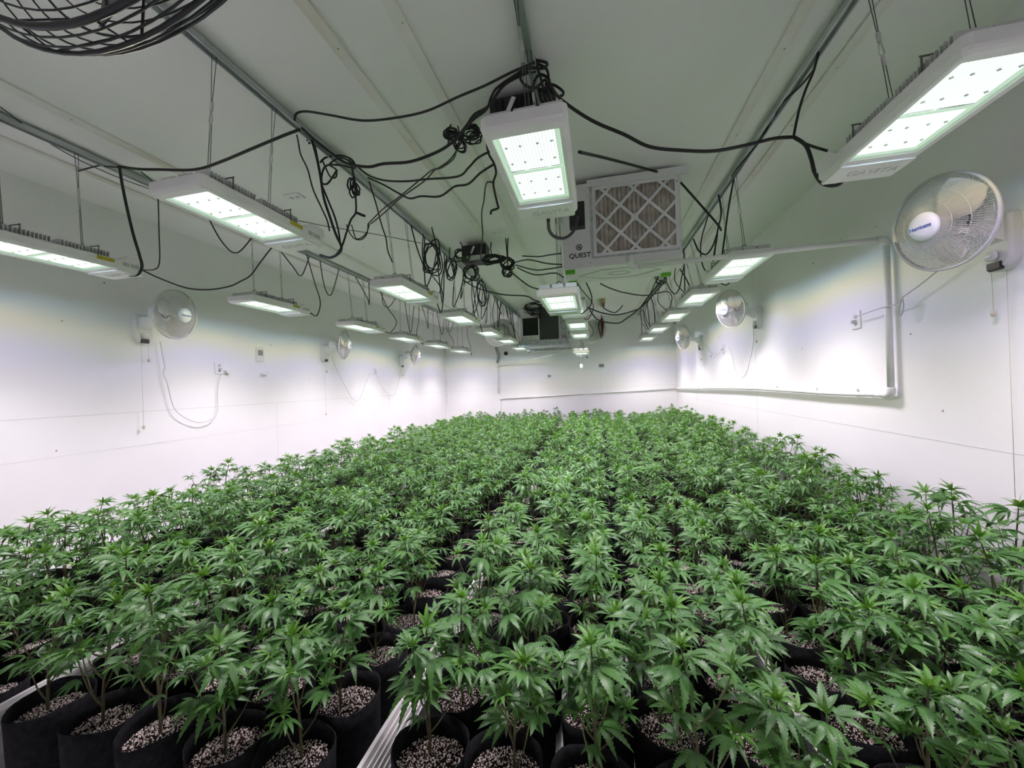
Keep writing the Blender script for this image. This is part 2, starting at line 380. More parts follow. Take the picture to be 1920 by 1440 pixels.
def beam_nodes(ld):
    """the lens colours the edge of the beam: lavender, then yellow, then blue towards the cut-off"""
    ld.use_nodes = True; nt = ld.node_tree; N = nt.nodes; L = nt.links; em = N['Emission']
    g = N.new('ShaderNodeNewGeometry'); d = N.new('ShaderNodeVectorMath'); d.operation = 'DOT_PRODUCT'
    L.new(g.outputs['Incoming'], d.inputs[0]); L.new(g.outputs['Normal'], d.inputs[1])
    ab = N.new('ShaderNodeMath'); ab.operation = 'ABSOLUTE'; L.new(d.outputs['Value'], ab.inputs[0])
    r = N.new('ShaderNodeValToRGB'); e = r.color_ramp.elements
    e[0].position = 0.0; e[0].color = (.075, .115, .175, 1); e[1].position = 1.0; e[1].color = (1, .90, .99, 1)
    for p, c in ((.10, (.14, .21, .30)), (.19, (.225, .235, .205)), (.27, (.275, .23, .135)), (.36, (.22, .185, .19)), (.47, (.15, .112, .24)), (.62, (.205, .17, .232)), (.8, (.70, .62, .70))):
        q = e.new(p); q.color = (*c, 1)
    L.new(ab.outputs[0], r.inputs['Fac']); L.new(r.outputs[0], em.inputs['Color'])
beam_nodes(LD)

def rope_mesh(x1, y0, z0, z1, dx):
    """doubled adjustable rope from the rail to the hanger wire with a carabiner in the middle"""
    m = MB(); zm = z0 + (z1 - z0) * .52; h = z1 - z0
    m.tube([(-.009, y0, z1), (-.002 , y0, zm + h * .07)], .0017, 4, 0); m.tube([(.009, y0 + .006, z1), (.002, y0, zm + h * .07)], .0017, 4, 0)
    m.tube([(-.004, y0, zm - .05), (-.007, y0, z0)], .0017, 4, 0); m.tube([(.004, y0, zm - .05), (.007, y0, z0)], .0017, 4, 0)
    c = []
    for i in range(10):
        t = 2 * math.pi * i / 10; c.append((math.cos(t) * .009 * (1.2 if math.sin(t) < 0 else .7), y0, zm - .012 + math.sin(t) * .026))
    m.tube(c, .0022, 5, 1, closed=True)
    m.box(-.006, .006, y0 - .004, y0 + .004, zm + .014, zm + .05, 1); m.box(-.005, .005, y0 - .003, y0 + .003, zm - .075, zm - .04, 1)
    for v in range(len(m.v)):
        x, y, z = m.v[v]; f = max(0, (z - z0) / h); m.v[v] = (x + (dx) * f, y, z)
    return m
LAMPS = [('A', 1, -2.875, 1.125, .767), ('A', 2, -2.90, 2.56, .775), ('A', 3, -2.87, 3.87, .765), ('A', 4, -2.93, 5.12, .765), ('A', 5, -2.92, 6.32, .768), ('A', 6, -2.93, 7.58, .77),
         ('B', 1, -1.58, 1.13, .80), ('B', 2, -1.48, 2.46, .755), ('B', 3, -1.535, 3.87, .775), ('B', 4, -1.54, 5.06, .76), ('B', 5, -1.52, 6.15, .76), ('B', 6, -1.57, 7.52, .755),
         ('C', 1, -.197, 1.135, .80), ('C', 2, -.228, 2.42, .565), ('C', 3, -.215, 3.60, .73), ('C', 4, -.22, 4.78, .75), ('C', 5, -.23, 5.80, .74), ('C', 6, -.25, 6.75, .525),
         ('D', 1, 1.09, 1.20, .82), ('D', 2, 1.05, 2.80, .805), ('D', 3, 1.09, 4.05, .845), ('D', 4, 1.08, 5.20, .85), ('D', 5, 1.06, 6.45, .845), ('D', 6, 1.03, 7.62, .825)]
ORD = ['', 'first', 'second', 'third', 'fourth', 'fifth', 'sixth', 'seventh', 'eighth', 'ninth', 'tenth', 'eleventh', 'twelfth', 'thirteenth', 'fourteenth', 'fifteenth', 'sixteenth', 'seventeenth', 'eighteenth', 'nineteenth', 'twentieth', 'twenty-first', 'twenty-second', 'twenty-third', 'twenty-fourth', 'twenty-fifth']
ROWN = {'A': 'along the left wall', 'B': 'left of the middle', 'C': 'down the middle', 'D': 'along the right wall'}
rl = random.Random(5)
for col, n, x, y, h in LAMPS:
    z = CZ + h; L0 = empty('grow_light', (x, y, z))
    tag(L0, 'lit white LED grow light, %s from the front in the row %s' % (ORD[n], ROWN[col]), 'light', 'hanging grow lights')
    obj('housing', LM['housing'], L0); obj('driver_box', LM['driver_box'], L0); obj('heat_sink', LM['heat_sink'], L0)
    for yy in (.06, .287):
        b = obj('led_board', LM['led_board'], L0, Matrix.Translation((0, yy, 0)))
        if n <= 2: obj('lens_clips', LM['spacer'], b)
    obj('reflector_rim', LM['reflector'], L0); obj('glass_pane', LM['pane'], L0)
    obj('warning_sticker', LM['sticker'], L0)['label'] = 'yellow warning sticker'
    obj('rating_label', LM['rating'], L0)
    t = obj('lettering', LM['text'], L0, basis((1, 0, 0), (0, -1, 0), (0, 0, -1), (.02, .59, -.0105))); t['label'] = 'embossed maker lettering'
    rx = railx(col, y + .3) - x
    for yy in (.14, .44):
        hw = obj('hanger_wire', LM['hanger_wire'], L0, Matrix.Translation((0, yy, 0)))
        rope_mesh(0, 0, .126, RZ - .03 - z, rx).build('hanging_rope', ['rope', 'steel'], hw)
    if n > 1 or col == 'D':
        obj('power_plug', LM['plug'], L0)
        zr = RZ - .03 - z; sx = rl.uniform(-.15, .15)
        pts = [(.09, .70, .02), (.10 + sx * .3, .76, .01 + rl.uniform(-.08, .02)), (.07 + sx, .82, .16), (rx + sx * .5, .80 + rl.uniform(-.1, .1), zr * .6), (rx, .78, zr + .01)]
        if not (col == 'D' and n == 1): MB().tube(smooth_pts(pts, 5), .0052, 6).build('power_cord', 'black', L0)
    lo = bpy.data.objects.new('beam', LD); COL.objects.link(lo); lo.parent = L0; lo.location = (0, .275, -.004)

# ------------------------------------------------------------------ trays
RIM = CZ - 1.0; BASE = RIM - .25
TRAYS = [(-3.22, -1.995, .86), (-1.985, -.67, .88), (-.66, .535, .955), (.545, XR - .015, 1.05)]
COLS = [(-3.04, -2.11), (-1.81, -.85), (-.488, .418), (.716, 1.577)]
TN = ['left-wall tray', 'left-centre tray', 'right-centre tray', 'right-wall tray']
YE = YB - .32
for i, (x0, x1, ys) in enumerate(TRAYS):
    y0 = ys - .16; t = empty('grow_tray', ((x0 + x1) / 2, y0, 0)); cx = (x0 + x1) / 2
    tag(t, 'long white grow tray under the plants, ' + ['beside the left wall', 'second from the left wall', 'second from the right wall', 'beside the right wall'][i], 'tray', 'grow trays')
    a, b = x0 - cx, x1 - cx; ln = YE - y0 + .12
    MB().box(a + .005, b - .005, 0, ln, 0, BASE - .0015).build('tray_bottom', 'tray', t)
    # ribbed side rim that slopes into the tray
    prof = []; n = 10; top = RIM - .015
    for q in range(n + 1):
        f = q / n; prof.append((a + .014 + f * .045, top - f * .050 - (.005 if q % 2 else 0)))
    pr = [(a, top + .002), (a + .012, top + .002)] + prof[1:] + [(a + .059, top - .06), (a + .03, top - .03), (a + .012, top - .03), (a + .012, BASE), (a, BASE)]
    MB().prism(pr, 'y', 0, ln).build('ribbed_rim', 'tray_edge', t)
    if i == 3: MB().box(b - .015, b, 0, ln, BASE, top - .05).build('side_wall', 'tray', t)
    MB().box(a + .09, b - .01, ln - .015, ln, BASE, top - .05).build('end_wall', 'tray', t)

# ------------------------------------------------------------------ plants
def leaf_geo(angs, lens, L, droop, pet, hi, rng, wr=.115, fold=.22, n=None):
    """palmate leaf: base of the petiole at the origin, leaf blade towards +Y"""
    v, f, uv = [], [], []
    ph = pet
    if pet > 0:
        r = L * .012; o = len(v)
        for (yy, zz) in ((0, 0), (pet, pet * .12)):
            for k in range(3):
                t = 2.1 * k; v.append((r * math.cos(t), yy, zz + r * math.sin(t))); uv.append((.5, .5))
        for k in range(3): f.append((o + k, o + (k + 1) % 3, o + 3 + (k + 1) % 3, o + 3 + k))
    z0 = pet * .12
    n = n or (22 if hi else 4)
    for a, l in zip(angs, lens):
        a = math.radians(a + rng.uniform(-5, 5)); l = L * l * rng.uniform(.93, 1.06); hw = L * l / L * wr * rng.uniform(.95, 1.15)
        dr = droop * rng.uniform(.8, 1.25) + abs(a) * .06; rise = .22 - abs(a) * .08; o = len(v); cs, sn = math.cos(a), math.sin(a)
        tw = rng.uniform(-.25, .25)
        for j in range(n + 1):
            t = j / n; wd = hw * (t ** .62 * (1 - t) ** 1.05 / .335 if 0 < t < 1 else 0.0) + (L * .004 if t == 0 else 0)
            if hi and 1 < j < n: wd *= 1.20 if j % 2 else .84
            y = l * (t - .12 * droop * t * t); z = z0 + l * (rise * t - dr * t * t)
            sft = (.018 * l if (hi and j % 2) else 0)
            for sgn in (-1, 0, 1):
                x = sgn * wd; zz = z + abs(sgn) * wd * fold + sgn * wd * tw * t; yy = y + (sft if sgn else 0)
                v.append((x * cs + yy * sn, -x * sn + yy * cs + pet, zz)); uv.append((t, .5 + .5 * sgn))
        for j in range(n):
            p = o + j * 3
            f.append((p, p + 1, p + 4, p + 3)); f.append((p + 1, p + 2, p + 5, p + 4))
    return v, f, uv
A7, L7 = (0, -30, 30, -62, 62, -105, 105), (1, .93, .93, .72, .72, .38, .38)
A5, L5 = (0, -36, 36, -80, 80), (1, .86, .86, .52, .52)
A3, L3 = (0, -34, 34), (1, .72, .72)
rp = random.Random(11)
LEAFDEF = []
for k in range(6): LEAFDEF.append((A7 if k % 3 else A5, L7 if k % 3 else L5, .22 + .13 * (k % 3) + .05 * k, .30, .118 + .014 * (k % 2), 'leaf'))
for k in range(2): LEAFDEF.append((A5, L5, .30 + .25 * k, .12, .10, 'young'))
for k in range(2): LEAFDEF.append((A3, L3, .05 + .22 * k, .05, .105, 'young'))
LEAF_HI = []; LEAF_LO = []
for d in LEAFDEF:
    LEAF_HI.append(leaf_geo(d[0], d[1], 1.0, d[2], d[3], True, rp, d[4])); LEAF_LO.append(leaf_geo(d[0], d[1], 1.0, d[2], d[3], False, rp, d[4] * .97))
def uv_mesh(name, v, f, uv, mats, mi=None, smooth=True):
    me = bpy.data.meshes.new(name); me.from_pydata(v, [], f)
    for m in mats: me.materials.append(M[m])
    if mi is not None: me.polygons.foreach_set('material_index', mi)
    ul = me.uv_layers.new(name='UVMap'); idx = [0] * len(me.loops); me.loops.foreach_get('vertex_index', idx)
    flat = []
    for i in idx: flat += uv[i]
    ul.data.foreach_set('uv', flat); me.polygons.foreach_set('use_smooth', [smooth] * len(f)); me.update(); return me
LEAF_ME = [uv_mesh('leaf', *g, [d[5]]) for g, d in zip(LEAF_HI, LEAFDEF)]

def plant_spec(rng):
    """leaves: list of (variant, matrix); stems: list of (points, radii); soil surface at z = 0"""
    leaves = []; stems = []
    H = rng.uniform(.33, .43); lean = Vector((rng.uniform(-.055, .055), rng.uniform(-.055, .055), 0)); az0 = rng.uniform(0, 360)
    top = lambda f: Vector((0, 0, H * f)) + lean * f * f
    stems.append(([top(f / 5) for f in range(6)], [.0044, .0041, .0036, .003, .0024, .0016]))
    def put(p, az, el, size, var):
        a = math.radians(az); e = math.radians(el)
        fwdv = Vector((math.cos(a) * math.cos(e), math.sin(a) * math.cos(e), math.sin(e)))
        rt = Vector((math.sin(a), -math.cos(a), 0)); up = rt.cross(fwdv); rl_ = rng.uniform(-.35, .35)
        r2 = rt * math.cos(rl_) + up * math.sin(rl_); u2 = r2.cross(fwdv)
        leaves.append((var, Matrix(((r2.x * size, fwdv.x * size, u2.x * size, p.x), (r2.y * size, fwdv.y * size, u2.y * size, p.y), (r2.z * size, fwdv.z * size, u2.z * size, p.z), (0, 0, 0, 1)))))
    def cluster(p, az, big, n):
        for k in range(n):
            put(p, az + (k - (n - 1) / 2) * 105 + rng.uniform(-25, 25), rng.uniform(2, 28), big * rng.uniform(.75, 1.05), rng.choice((0, 1, 2, 3, 4, 5)))
        put(p + Vector((0, 0, .008)), az + 70 + rng.uniform(-30, 30), rng.uniform(30, 52), big * .72, rng.choice((6, 7)))
        put(p + Vector((0, 0, .010)), az - 110 + rng.uniform(-30, 30), rng.uniform(48, 75), big * .6, rng.choice((8, 9)))
    def shoot(p, az, big):
        for k in range(2): put(p, az + 90 + 180 * k + rng.uniform(-35, 35), rng.uniform(0, 30), big * rng.uniform(.8, 1.1), rng.choice((0, 1, 2, 3, 4, 5)))
        put(p + Vector((0, 0, .007)), az + rng.uniform(-30, 30), rng.uniform(20, 45), big * rng.uniform(.65, .85), rng.choice((0, 3, 6, 7)))
        put(p + Vector((0, 0, .009)), az + 180 + rng.uniform(-30, 30), rng.uniform(38, 62), big * rng.uniform(.5, .7), rng.choice((6, 7, 8)))
        if rng.random() < .6: put(p + Vector((0, 0, .010)), az + 80, rng.uniform(60, 80), big * .45, rng.choice((8, 9)))
    nb = rng.choice((5, 6, 6, 7))
    for k in range(nb):
        f = .10 + .52 * k / nb + rng.uniform(-.04, .04); p0 = top(f); az = az0 + 137 * k + rng.uniform(-25, 25); a = math.radians(az)
        zt = min(H * .93, p0.z + rng.uniform(.09, .20) * (1.15 - .4 * k / nb)); R = rng.uniform(.045, .095)
        p1 = p0 + Vector((math.cos(a) * R * .55, math.sin(a) * R * .55, (zt - p0.z) * .35)); p2 = Vector((p0.x + math.cos(a) * R, p0.y + math.sin(a) * R, zt))
        stems.append(([p0, p1, p2], [.0025, .0021, .0012])); shoot(p2, az, rng.uniform(.052, .078))
        if rng.random() < .7: put(p1.lerp(p2, .4), az + rng.choice((-70, 70)), rng.uniform(-10, 25), rng.uniform(.045, .07), rng.choice((0, 1, 2, 3, 4, 5)))
    for k in range(3): put(top(.45 + .15 * k), az0 + 200 + 115 * k, rng.uniform(-5, 25), rng.uniform(.065, .10), rng.choice((0, 1, 2, 3, 4, 5)))
    t = top(1.0)
    for k in range(2): put(top(.87), az0 + 180 * k + rng.uniform(-20, 20), rng.uniform(2, 22), rng.uniform(.078, .105), rng.choice((1, 2, 4, 5)))
    for k in range(2): put(top(.95), az0 + 90 + 180 * k + rng.uniform(-20, 20), rng.uniform(12, 34), rng.uniform(.065, .09), rng.choice((1, 2, 4, 5)))
    for k in range(2): put(t, az0 + 20 + 180 * k, rng.uniform(38, 58), rng.uniform(.05, .068), rng.choice((6, 7)))
    put(t, az0 + 110, 72, rng.uniform(.035, .05), 8); put(t, az0 + 290, 66, rng.uniform(.035, .05), 9)
    return leaves, stems
def stem_mb(stems, n=5):
    m = MB()
    for p, r in stems: m.tube(smooth_pts(p, 2) if n > 3 else p, [r[min(len(r) - 1, int(i * (len(r) - 1) / max(1, (2 * (len(p) - 1)))))] for i in range(2 * (len(p) - 1) + 1)] if n > 3 else r, n, caps=False)
    return m
NV = 14
SPECS = [plant_spec(random.Random(100 + k)) for k in range(NV)]
FAR_GEO = [leaf_geo(A5, L5, 1.0, d[2], d[3], False, rp, d[4] * 1.05, n=3) for d in LEAFDEF]
STEM_ME = [stem_mb(s[1]).mesh('stem', 'stem') for s in SPECS]
def joined_leaves(spec, geo):
    v, f, uv, mi = [], [], [], []
    for var, mt in spec[0]:
        gv, gf, gu = geo[var]; o = len(v)
        v += [tuple(mt @ Vector(p)) for p in gv]; uv += gu; f += [tuple(i + o for i in q) for q in gf]; mi += [1 if var >= 6 else 0] * len(gf)
    return v, f, uv, mi
FOL = [joined_leaves(s, LEAF_LO) for s in SPECS]
FOLF = [joined_leaves(s, FAR_GEO) for s in SPECS]
# pots and soil (soil mesh holds its perlite crumbs)
PX, PY = .108, .097
def pot_mesh(seed):
    rg = random.Random(seed); m = MB(); n = 28; ph = [rg.uniform(0, 6.28) for _ in range(3)]
    def ring(s, z, wob, dz=0):
        return [(PX * s * math.cos(t) * (1 + wob * math.sin(2 * t + ph[0]) + wob * .6 * math.sin(3 * t + ph[1])), PY * s * math.sin(t) * (1 + wob * math.sin(2 * t + ph[0])), z + dz * math.sin(2 * t + ph[2]) + dz * .5 * math.sin(5 * t + ph[0])) for t in (2 * math.pi * j / n for j in range(n))]
    m.loft([ring(.86, 0, .01), ring(.92, .03, .015), ring(.96, .12, .02), ring(.98, .20, .025), ring(1.0, .252, .03, .006), ring(.975, .253, .03, .006), ring(.955, .215, .025), ring(.94, .17, .02)], True, False, smooth=True)
    return m.mesh('fabric_pot', 'pot')
POT_ME = [pot_mesh(k) for k in range(4)]
def soil_mesh(seed):
    rg = random.Random(seed); m = MB(); n = 20; rings = []
    for q in range(6):
        s = .955 * (1 - q / 5.0) + .01
        rings.append([(PX * s * math.cos(2 * math.pi * j / n), PY * s * math.sin(2 * math.pi * j / n), .196 + .012 * (1 - s) + rg.uniform(-.002, .002)) for j in range(n)])
    m.loft(rings, False, True, 0, True)
    for q in range(900):
        t = rg.uniform(0, 6.283); s = .91 * math.sqrt(rg.random()); r = rg.uniform(.0016, .0037)
        c = Vector((PX * s * math.cos(t), PY * s * math.sin(t), .197 + .012 * (1 - s) + r * .3)); ax = [Vector((rg.uniform(-1, 1), rg.uniform(-1, 1), rg.uniform(-.6, .6))).normalized() for _ in range(2)]
        a = ax[0]; b = a.cross(ax[1]).normalized(); d = a.cross(b)
        vs = [c + a * r, c - a * r, c + b * r * .75, c - b * r * .75, c + d * r * .7, c - d * r * .7]
        m.add(vs, [(0, 2, 4), (2, 1, 4), (1, 3, 4), (3, 0, 4), (2, 0, 5), (1, 2, 5), (3, 1, 5), (0, 3, 5)], 1, False)
    return m.mesh('potting_mix', ['soil', 'perlite'])
SOIL_ME = [soil_mesh(50 + k) for k in range(3)]
SOILZ = .206
slots = []
rg = random.Random(77)
for ti, (x0, x1, ys) in enumerate(TRAYS):
    ncol = 5; xa, xb = COLS[ti]
    pit = .206; rows = int((YE - ys) / pit) + 1
    for r in range(rows):
        for c in range(ncol):
            slots.append((ti, r, c, xa + (xb - xa) * c / (ncol - 1) + rg.uniform(-.012, .012) * (0 if (ti == 3 and c == 4) else 1), ys + r * pit + rg.uniform(-.008, .008) + (.03 if (r * 7 + c) % 5 == 0 else 0) * 0))
slots.sort(key=lambda s: math.hypot(s[3], s[4]))
NEAR_LEAF = 110; NIND = 300
far_v, far_f, far_uv, far_mi = [], [], [], []
FOL_ME = [uv_mesh('foliage', v, f, uv, ['leaf', 'young'], mi) for v, f, uv, mi in FOL]
def far_add(v, f, uv, mi, mt, base):
    o = len(far_v); a, b, c, d = mt
    for p in v: far_v.append((p[0] * a - p[1] * b + c[0], p[0] * b + p[1] * a + c[1], p[2] * d + c[2]))
    far_uv.extend(uv); far_f.extend([tuple(i + o for i in q) for q in f]); far_mi.extend([base + k for k in mi])
def low_pot():
    m = MB(); n = 9
    ring = lambda s, z: [(PX * s * math.cos(2 * math.pi * j / n), PY * s * math.sin(2 * math.pi * j / n), z) for j in range(n)]
    m.loft([ring(.88, 0), ring(1, .252), ring(.95, .205)], False, False); k = len(m.f); m.loft([ring(.95, .206), ring(.3, .208)], False, True); return m, k
LP, LPK = low_pot()
def keep_clear(spec, x, R):
    """plants beside the right wall carry no leaves that would poke through it"""
    return ([(lv, mt) for lv, mt in spec[0] if max((R @ mt @ Vector(q)).x for q in ((0, 1.35, 0), (.95, .8, 0), (-.95, .8, 0))) < XR - .012 - x], spec[1])
FSTEM = [stem_mb(s[1], 3) for s in SPECS]
for i, (ti, r, c, x, y) in enumerate(slots):
    rg = random.Random(i * 13 + 5); rot = rg.uniform(0, 6.283); hs = rg.uniform(.88, 1.12)
    if ti == 3 and c >= 3: hs *= 1.16
    if y < 1.35: hs *= .95
    var = rg.randrange(NV); edge = ti == 3 and c == 4
    if i < NIND:
        p = empty('potted_plant', (x, y, BASE))
        tag(p, 'green plant in black fabric pot, %s, %s row back, %s from left' % (TN[ti], ORD[r + 1], ORD[c + 1]), 'plant', 'potted plants in the grow trays')
        pr = (0, math.pi)[rg.randrange(2)]
        obj('fabric_pot', POT_ME[rg.randrange(4)], p, Matrix.Rotation(pr, 4, 'Z')); obj('potting_mix', SOIL_ME[rg.randrange(3)], p, Matrix.Rotation(pr, 4, 'Z'))
        R = Matrix.Translation((rg.uniform(-.03, .03), rg.uniform(-.025, .025), SOILZ)) @ Matrix.Rotation(rot, 4, 'Z') @ Matrix.Diagonal((1, 1, hs, 1))
        obj('stem', STEM_ME[var], p, R)
        if i < NEAR_LEAF:
            for lv, mt in (SPECS[var] if not edge else keep_clear(SPECS[var], x, R))[0]:
                w_ = R @ mt
                o = bpy.data.objects.new('leaf', LEAF_ME[lv]); COL.objects.link(o); o.parent = p; o.matrix_local = w_
        else:
            obj('foliage', FOL_ME[var] if not edge else uv_mesh('foliage', *joined_leaves(keep_clear(SPECS[var], x, R), LEAF_LO)[:3], ['leaf', 'young'], joined_leaves(keep_clear(SPECS[var], x, R), LEAF_LO)[3]), p, R)
    else:
        loc = (x, y, BASE)
        far_add(LP.v, LP.f[:LPK], [(0, 0)] * len(LP.v), [0] * LPK, (1, 0, loc, 1), 0)
        o = len(far_v) - len(LP.v); far_f.extend([tuple(q + o for q in ff) for ff in LP.f[LPK:]]); far_mi.extend([1] * (len(LP.f) - LPK))
        mt = (math.cos(rot), math.sin(rot), (x + (rg.uniform(-.045, .045) if not edge else 0), y + rg.uniform(-.03, .03), BASE + SOILZ), hs)
        fs = FSTEM[var]; far_add(fs.v, fs.f, [(0, 0)] * len(fs.v), [0] * len(fs.f), mt, 2)
        v, f, uv, mi = FOLF[var] if not edge else joined_leaves(keep_clear(SPECS[var], x, Matrix.Rotation(rot, 4, 'Z')), FAR_GEO); far_add(v, f, uv, mi, mt, 3)
fo = obj('distant_plants', uv_mesh('distant_plants', far_v, far_f, far_uv, ['pot', 'soil', 'stem', 'leaf', 'young'], far_mi))
tag(fo, 'distant crowd of potted green plants filling the far half of the trays', 'plants', 'potted plants in the grow trays', 'stuff')

# ------------------------------------------------------------------ wall fans
def fan_meshes():
    D = {}; R = .195
    def prof(t, front):   # dome of the guard: radius -> distance in front of / behind the rim
        return (.075 * (1 - t ** 2.6) if front else -.085 * (1 - t ** 2.2))
    for nm, front, r0 in (('front_guard', True, .052), ('rear_guard', False, .06)):
        m = MB(); n = 110
        for k in range(n):
            a = 2 * math.pi * k / n; pts = []
            for q in range(7):
                t = (r0 + (R - r0) * q / 6) / R; aa = a + (.22 * (1 - t) if front else 0)
                pts.append((prof(t, front), R * t * math.cos(aa), R * t * math.sin(aa)))
            m.tube(pts, .0011, 3, caps=False)
        for t in (.48, .72) if front else (.45, .75):
            m.tube([(prof(t, front), R * t * math.cos(2 * math.pi * j / 40), R * t * math.sin(2 * math.pi * j / 40)) for j in range(40)], .0013, 4, closed=True)
        D[nm] = m.mesh(nm, 'gauze')
    m = MB(); m.lathe([(R - .004, -.008), (R + .004, -.008), (R + .005, .008), (R - .004, .008), (R - .004, -.008)], ax='x', n=48); D['rim'] = m.mesh('guard_rim', 'gauze')
    m = MB(); m.lathe([(0, .092), (.03, .090), (.054, .084), (.059, .076), (.059, .068), (0, .066)], ax='x', n=32); D['cap'] = m.mesh('badge', 'cap')
    m = MB(); m.lathe([(0, .05), (.028, .046), (.036, .03), (.036, -.02), (0, -.02)], ax='x', n=24); D['hub'] = m.mesh('blade_hub', 'blade_white')
    m = MB()
    n1, n2 = 7, 7; vs = []; fs = []
    for i in range(n1):
        rr = .032 + (.178 - .032) * i / (n1 - 1); wd = .95 * math.sin(math.pi * (.25 + .62 * i / (n1 - 1))) + .25
        for j in range(n2):
            f = j / (n2 - 1) - .5; a = f * wd * 1.05 + .25 * i / (n1 - 1); vs.append((.012 + f * .055 * (1 - .35 * i / n1), rr * math.cos(a), rr * math.sin(a)))
    for i in range(n1 - 1):
        for j in range(n2 - 1): p = i * n2 + j; fs.append((p, p + 1, p + n2 + 1, p + n2))
    nb = len(vs); vs2 = [(x - .003, y, z) for x, y, z in vs]; m.add(vs + vs2, fs + [tuple(reversed([q + nb for q in f])) for f in fs], 0, True); D['blade'] = m.mesh('blade', 'blade_white')
    m = MB(); m.lathe([(0, -.085), (.056, -.082), (.06, -.09), (.06, -.15), (.052, -.178), (.03, -.196), (0, -.2)], ax='x', n=28)
    D['motor'] = m.mesh('motor_housing', 'white')
    m = MB()
    for k in range(16):
        a = math.pi * k / 8; m.box(-.0865, -.0815, .032 * math.cos(a) - .004, .032 * math.cos(a) + .004, .032 * math.sin(a) - .0055, .032 * math.sin(a) + .0055)
    D['vents'] = m.mesh('motor_vents', 'darkgrey')
    t = text_mesh('Hurricane', .021, .0004, .0004); t.materials.append(M['blue']); D['text'] = t
    return D
FM = fan_meshes()
def bracket_meshes():
    D = {}
    m = MB(); pl = []                         # wall plate: rounded bottom, in the y-z plane, x out of the wall
    for i in range(13):
        a = math.pi + math.pi * i / 12; pl.append((.062 * math.cos(a), -.09 + .062 * math.sin(a)))
    pl += [(.062, .075), (.05, .088), (-.05, .088), (-.062, .075)]
    m.loft([[(0, p[0], p[1]) for p in pl], [(.03, p[0], p[1]) for p in pl], [(.042, p[0] * .88, p[1] * .9) for p in pl]], True, True); D['plate'] = m.mesh('wall_plate', 'unit')
    m = MB(); m.loft([[(.03, a * .042, .01 + b * .05) for a, b in ((-1, -1), (1, -1), (1, 1), (-1, 1))], [(.10, a * .032, .03 + b * .03) for a, b in ((-1, -1), (1, -1), (1, 1), (-1, 1))], [(.17, a * .026, .045 + b * .024) for a, b in ((-1, -1), (1, -1), (1, 1), (-1, 1))]], True, True); D['arm'] = m.mesh('arm', 'white')
    m = MB(); m.loft([[(.036, a * .03, -.128 + b * .018) for a, b in ((-1, -1), (1, -1), (1, 1), (-1, 1))], [(.05, a * .026, -.126 + b * .014) for a, b in ((-1, -1), (1, -1), (1, 1), (-1, 1))]], True, True); D['panel'] = m.mesh('control_panel', 'blackbox')
    m = MB(); m.lathe([(.022, .05), (.021, .062), (0, .063)], (0, 0, -.085), ax='x', n=20); m.box(.062, .066, -.014, .014, -.089, -.081); D['knob'] = m.mesh('speed_knob', 'white')
    return D
BM = bracket_meshes()
def wall_fan(side, y, z, axis, label, cords, off=.17):
    wx = XL if side == 'L' else XR; s = 1 if side == 'L' else -1
    f = empty('wall_fan', (wx, y, z)); f.rotation_euler = (0, 0, 0 if s > 0 else math.pi)
    tag(f, label, 'fan', 'wall fans')
    for k in ('plate', 'arm', 'panel', 'knob'):
        o = obj({'plate': 'wall_plate', 'arm': 'arm', 'panel': 'control_panel', 'knob': 'speed_knob'}[k], BM[k], f)
        if k == 'panel': o['label'] = 'black control panel'
    ax = Vector(axis).normalized(); lx = Vector((ax.x * s, ax.y * s, ax.z))   # into the local frame
    rt = Vector((0, 0, 1)).cross(lx).normalized(); up = lx.cross(rt)
    # the head pivots on the arm's end; the motor sits behind the guard
    c = Vector((off, 0, .09)) + lx * .135
    mt = basis(lx, rt, up, c)
    fg = obj('front_guard', FM['front_guard'], f, mt); obj('rear_guard', FM['rear_guard'], f, mt); obj('guard_rim', FM['rim'], f, mt)
    cap = obj('badge', FM['cap'], f, mt); tx = obj('lettering', FM['text'], cap, basis((0, 1, 0), (0, 0, 1), (1, 0, 0), (.0925, 0, 0))); tx['label'] = 'blue maker lettering'
    hb = obj('blade_hub', FM['hub'], f, mt)
    for k in range(3): obj('blade', FM['blade'], hb, Matrix.Rotation(2.094 * k + .5, 4, 'X'))
    mo = obj('motor_housing', FM['motor'], f, mt); obj('motor_vents', FM['vents'], mo)
    MB().bar((.165, 0, .045), c - lx * .14 - up * .03, .04, .05).build('pivot', 'white', f)
    for (dy, dz, ln) in cords:                 # pull cords with a knob
        g = MB().tube([(.03, dy, -.15), (.028, dy, -.15 - ln)], .0012, 4).build('pull_cord', 'beige', f)
        MB().lathe([(0, .012), (.008, .008), (.010, -.006), (.006, -.016), (0, -.018)], (.028, dy, -.16 - ln), n=10).build('cord_knob', 'beige', g)
    return f
wall_fan('L', 2.33, CZ + .585, (.955, .22, -.12), 'white wall fan nearest the camera on the left wall', [(.03, 0, .12), (-.02, 0, .67)], .20)
wall_fan('L', 4.44, CZ + .545, (.92, .30, -.10), 'white wall fan in the middle of the left wall', [(.02, 0, .12), (-.02, 0, .70)])
wall_fan('L', 6.51, CZ + .55, (.94, .22, -.08), 'white wall fan farthest along the left wall', [(.02, 0, .14)])
wall_fan('R', 1.99, CZ + .56, (-.97, -.20, -.16), 'white wall fan nearest the camera on the right wall', [(-.03, 0, .16), (.03, 0, .95)], .11)
wall_fan('R', 4.42, CZ + .655, (-.88, -.38, -.14), 'white wall fan in the middle of the right wall', [(-.02, 0, .12)])
wall_fan('R', 6.62, CZ + .61, (-.93, -.30, -.10), 'white wall fan farthest along the right wall', [(.02, 0, .14)])

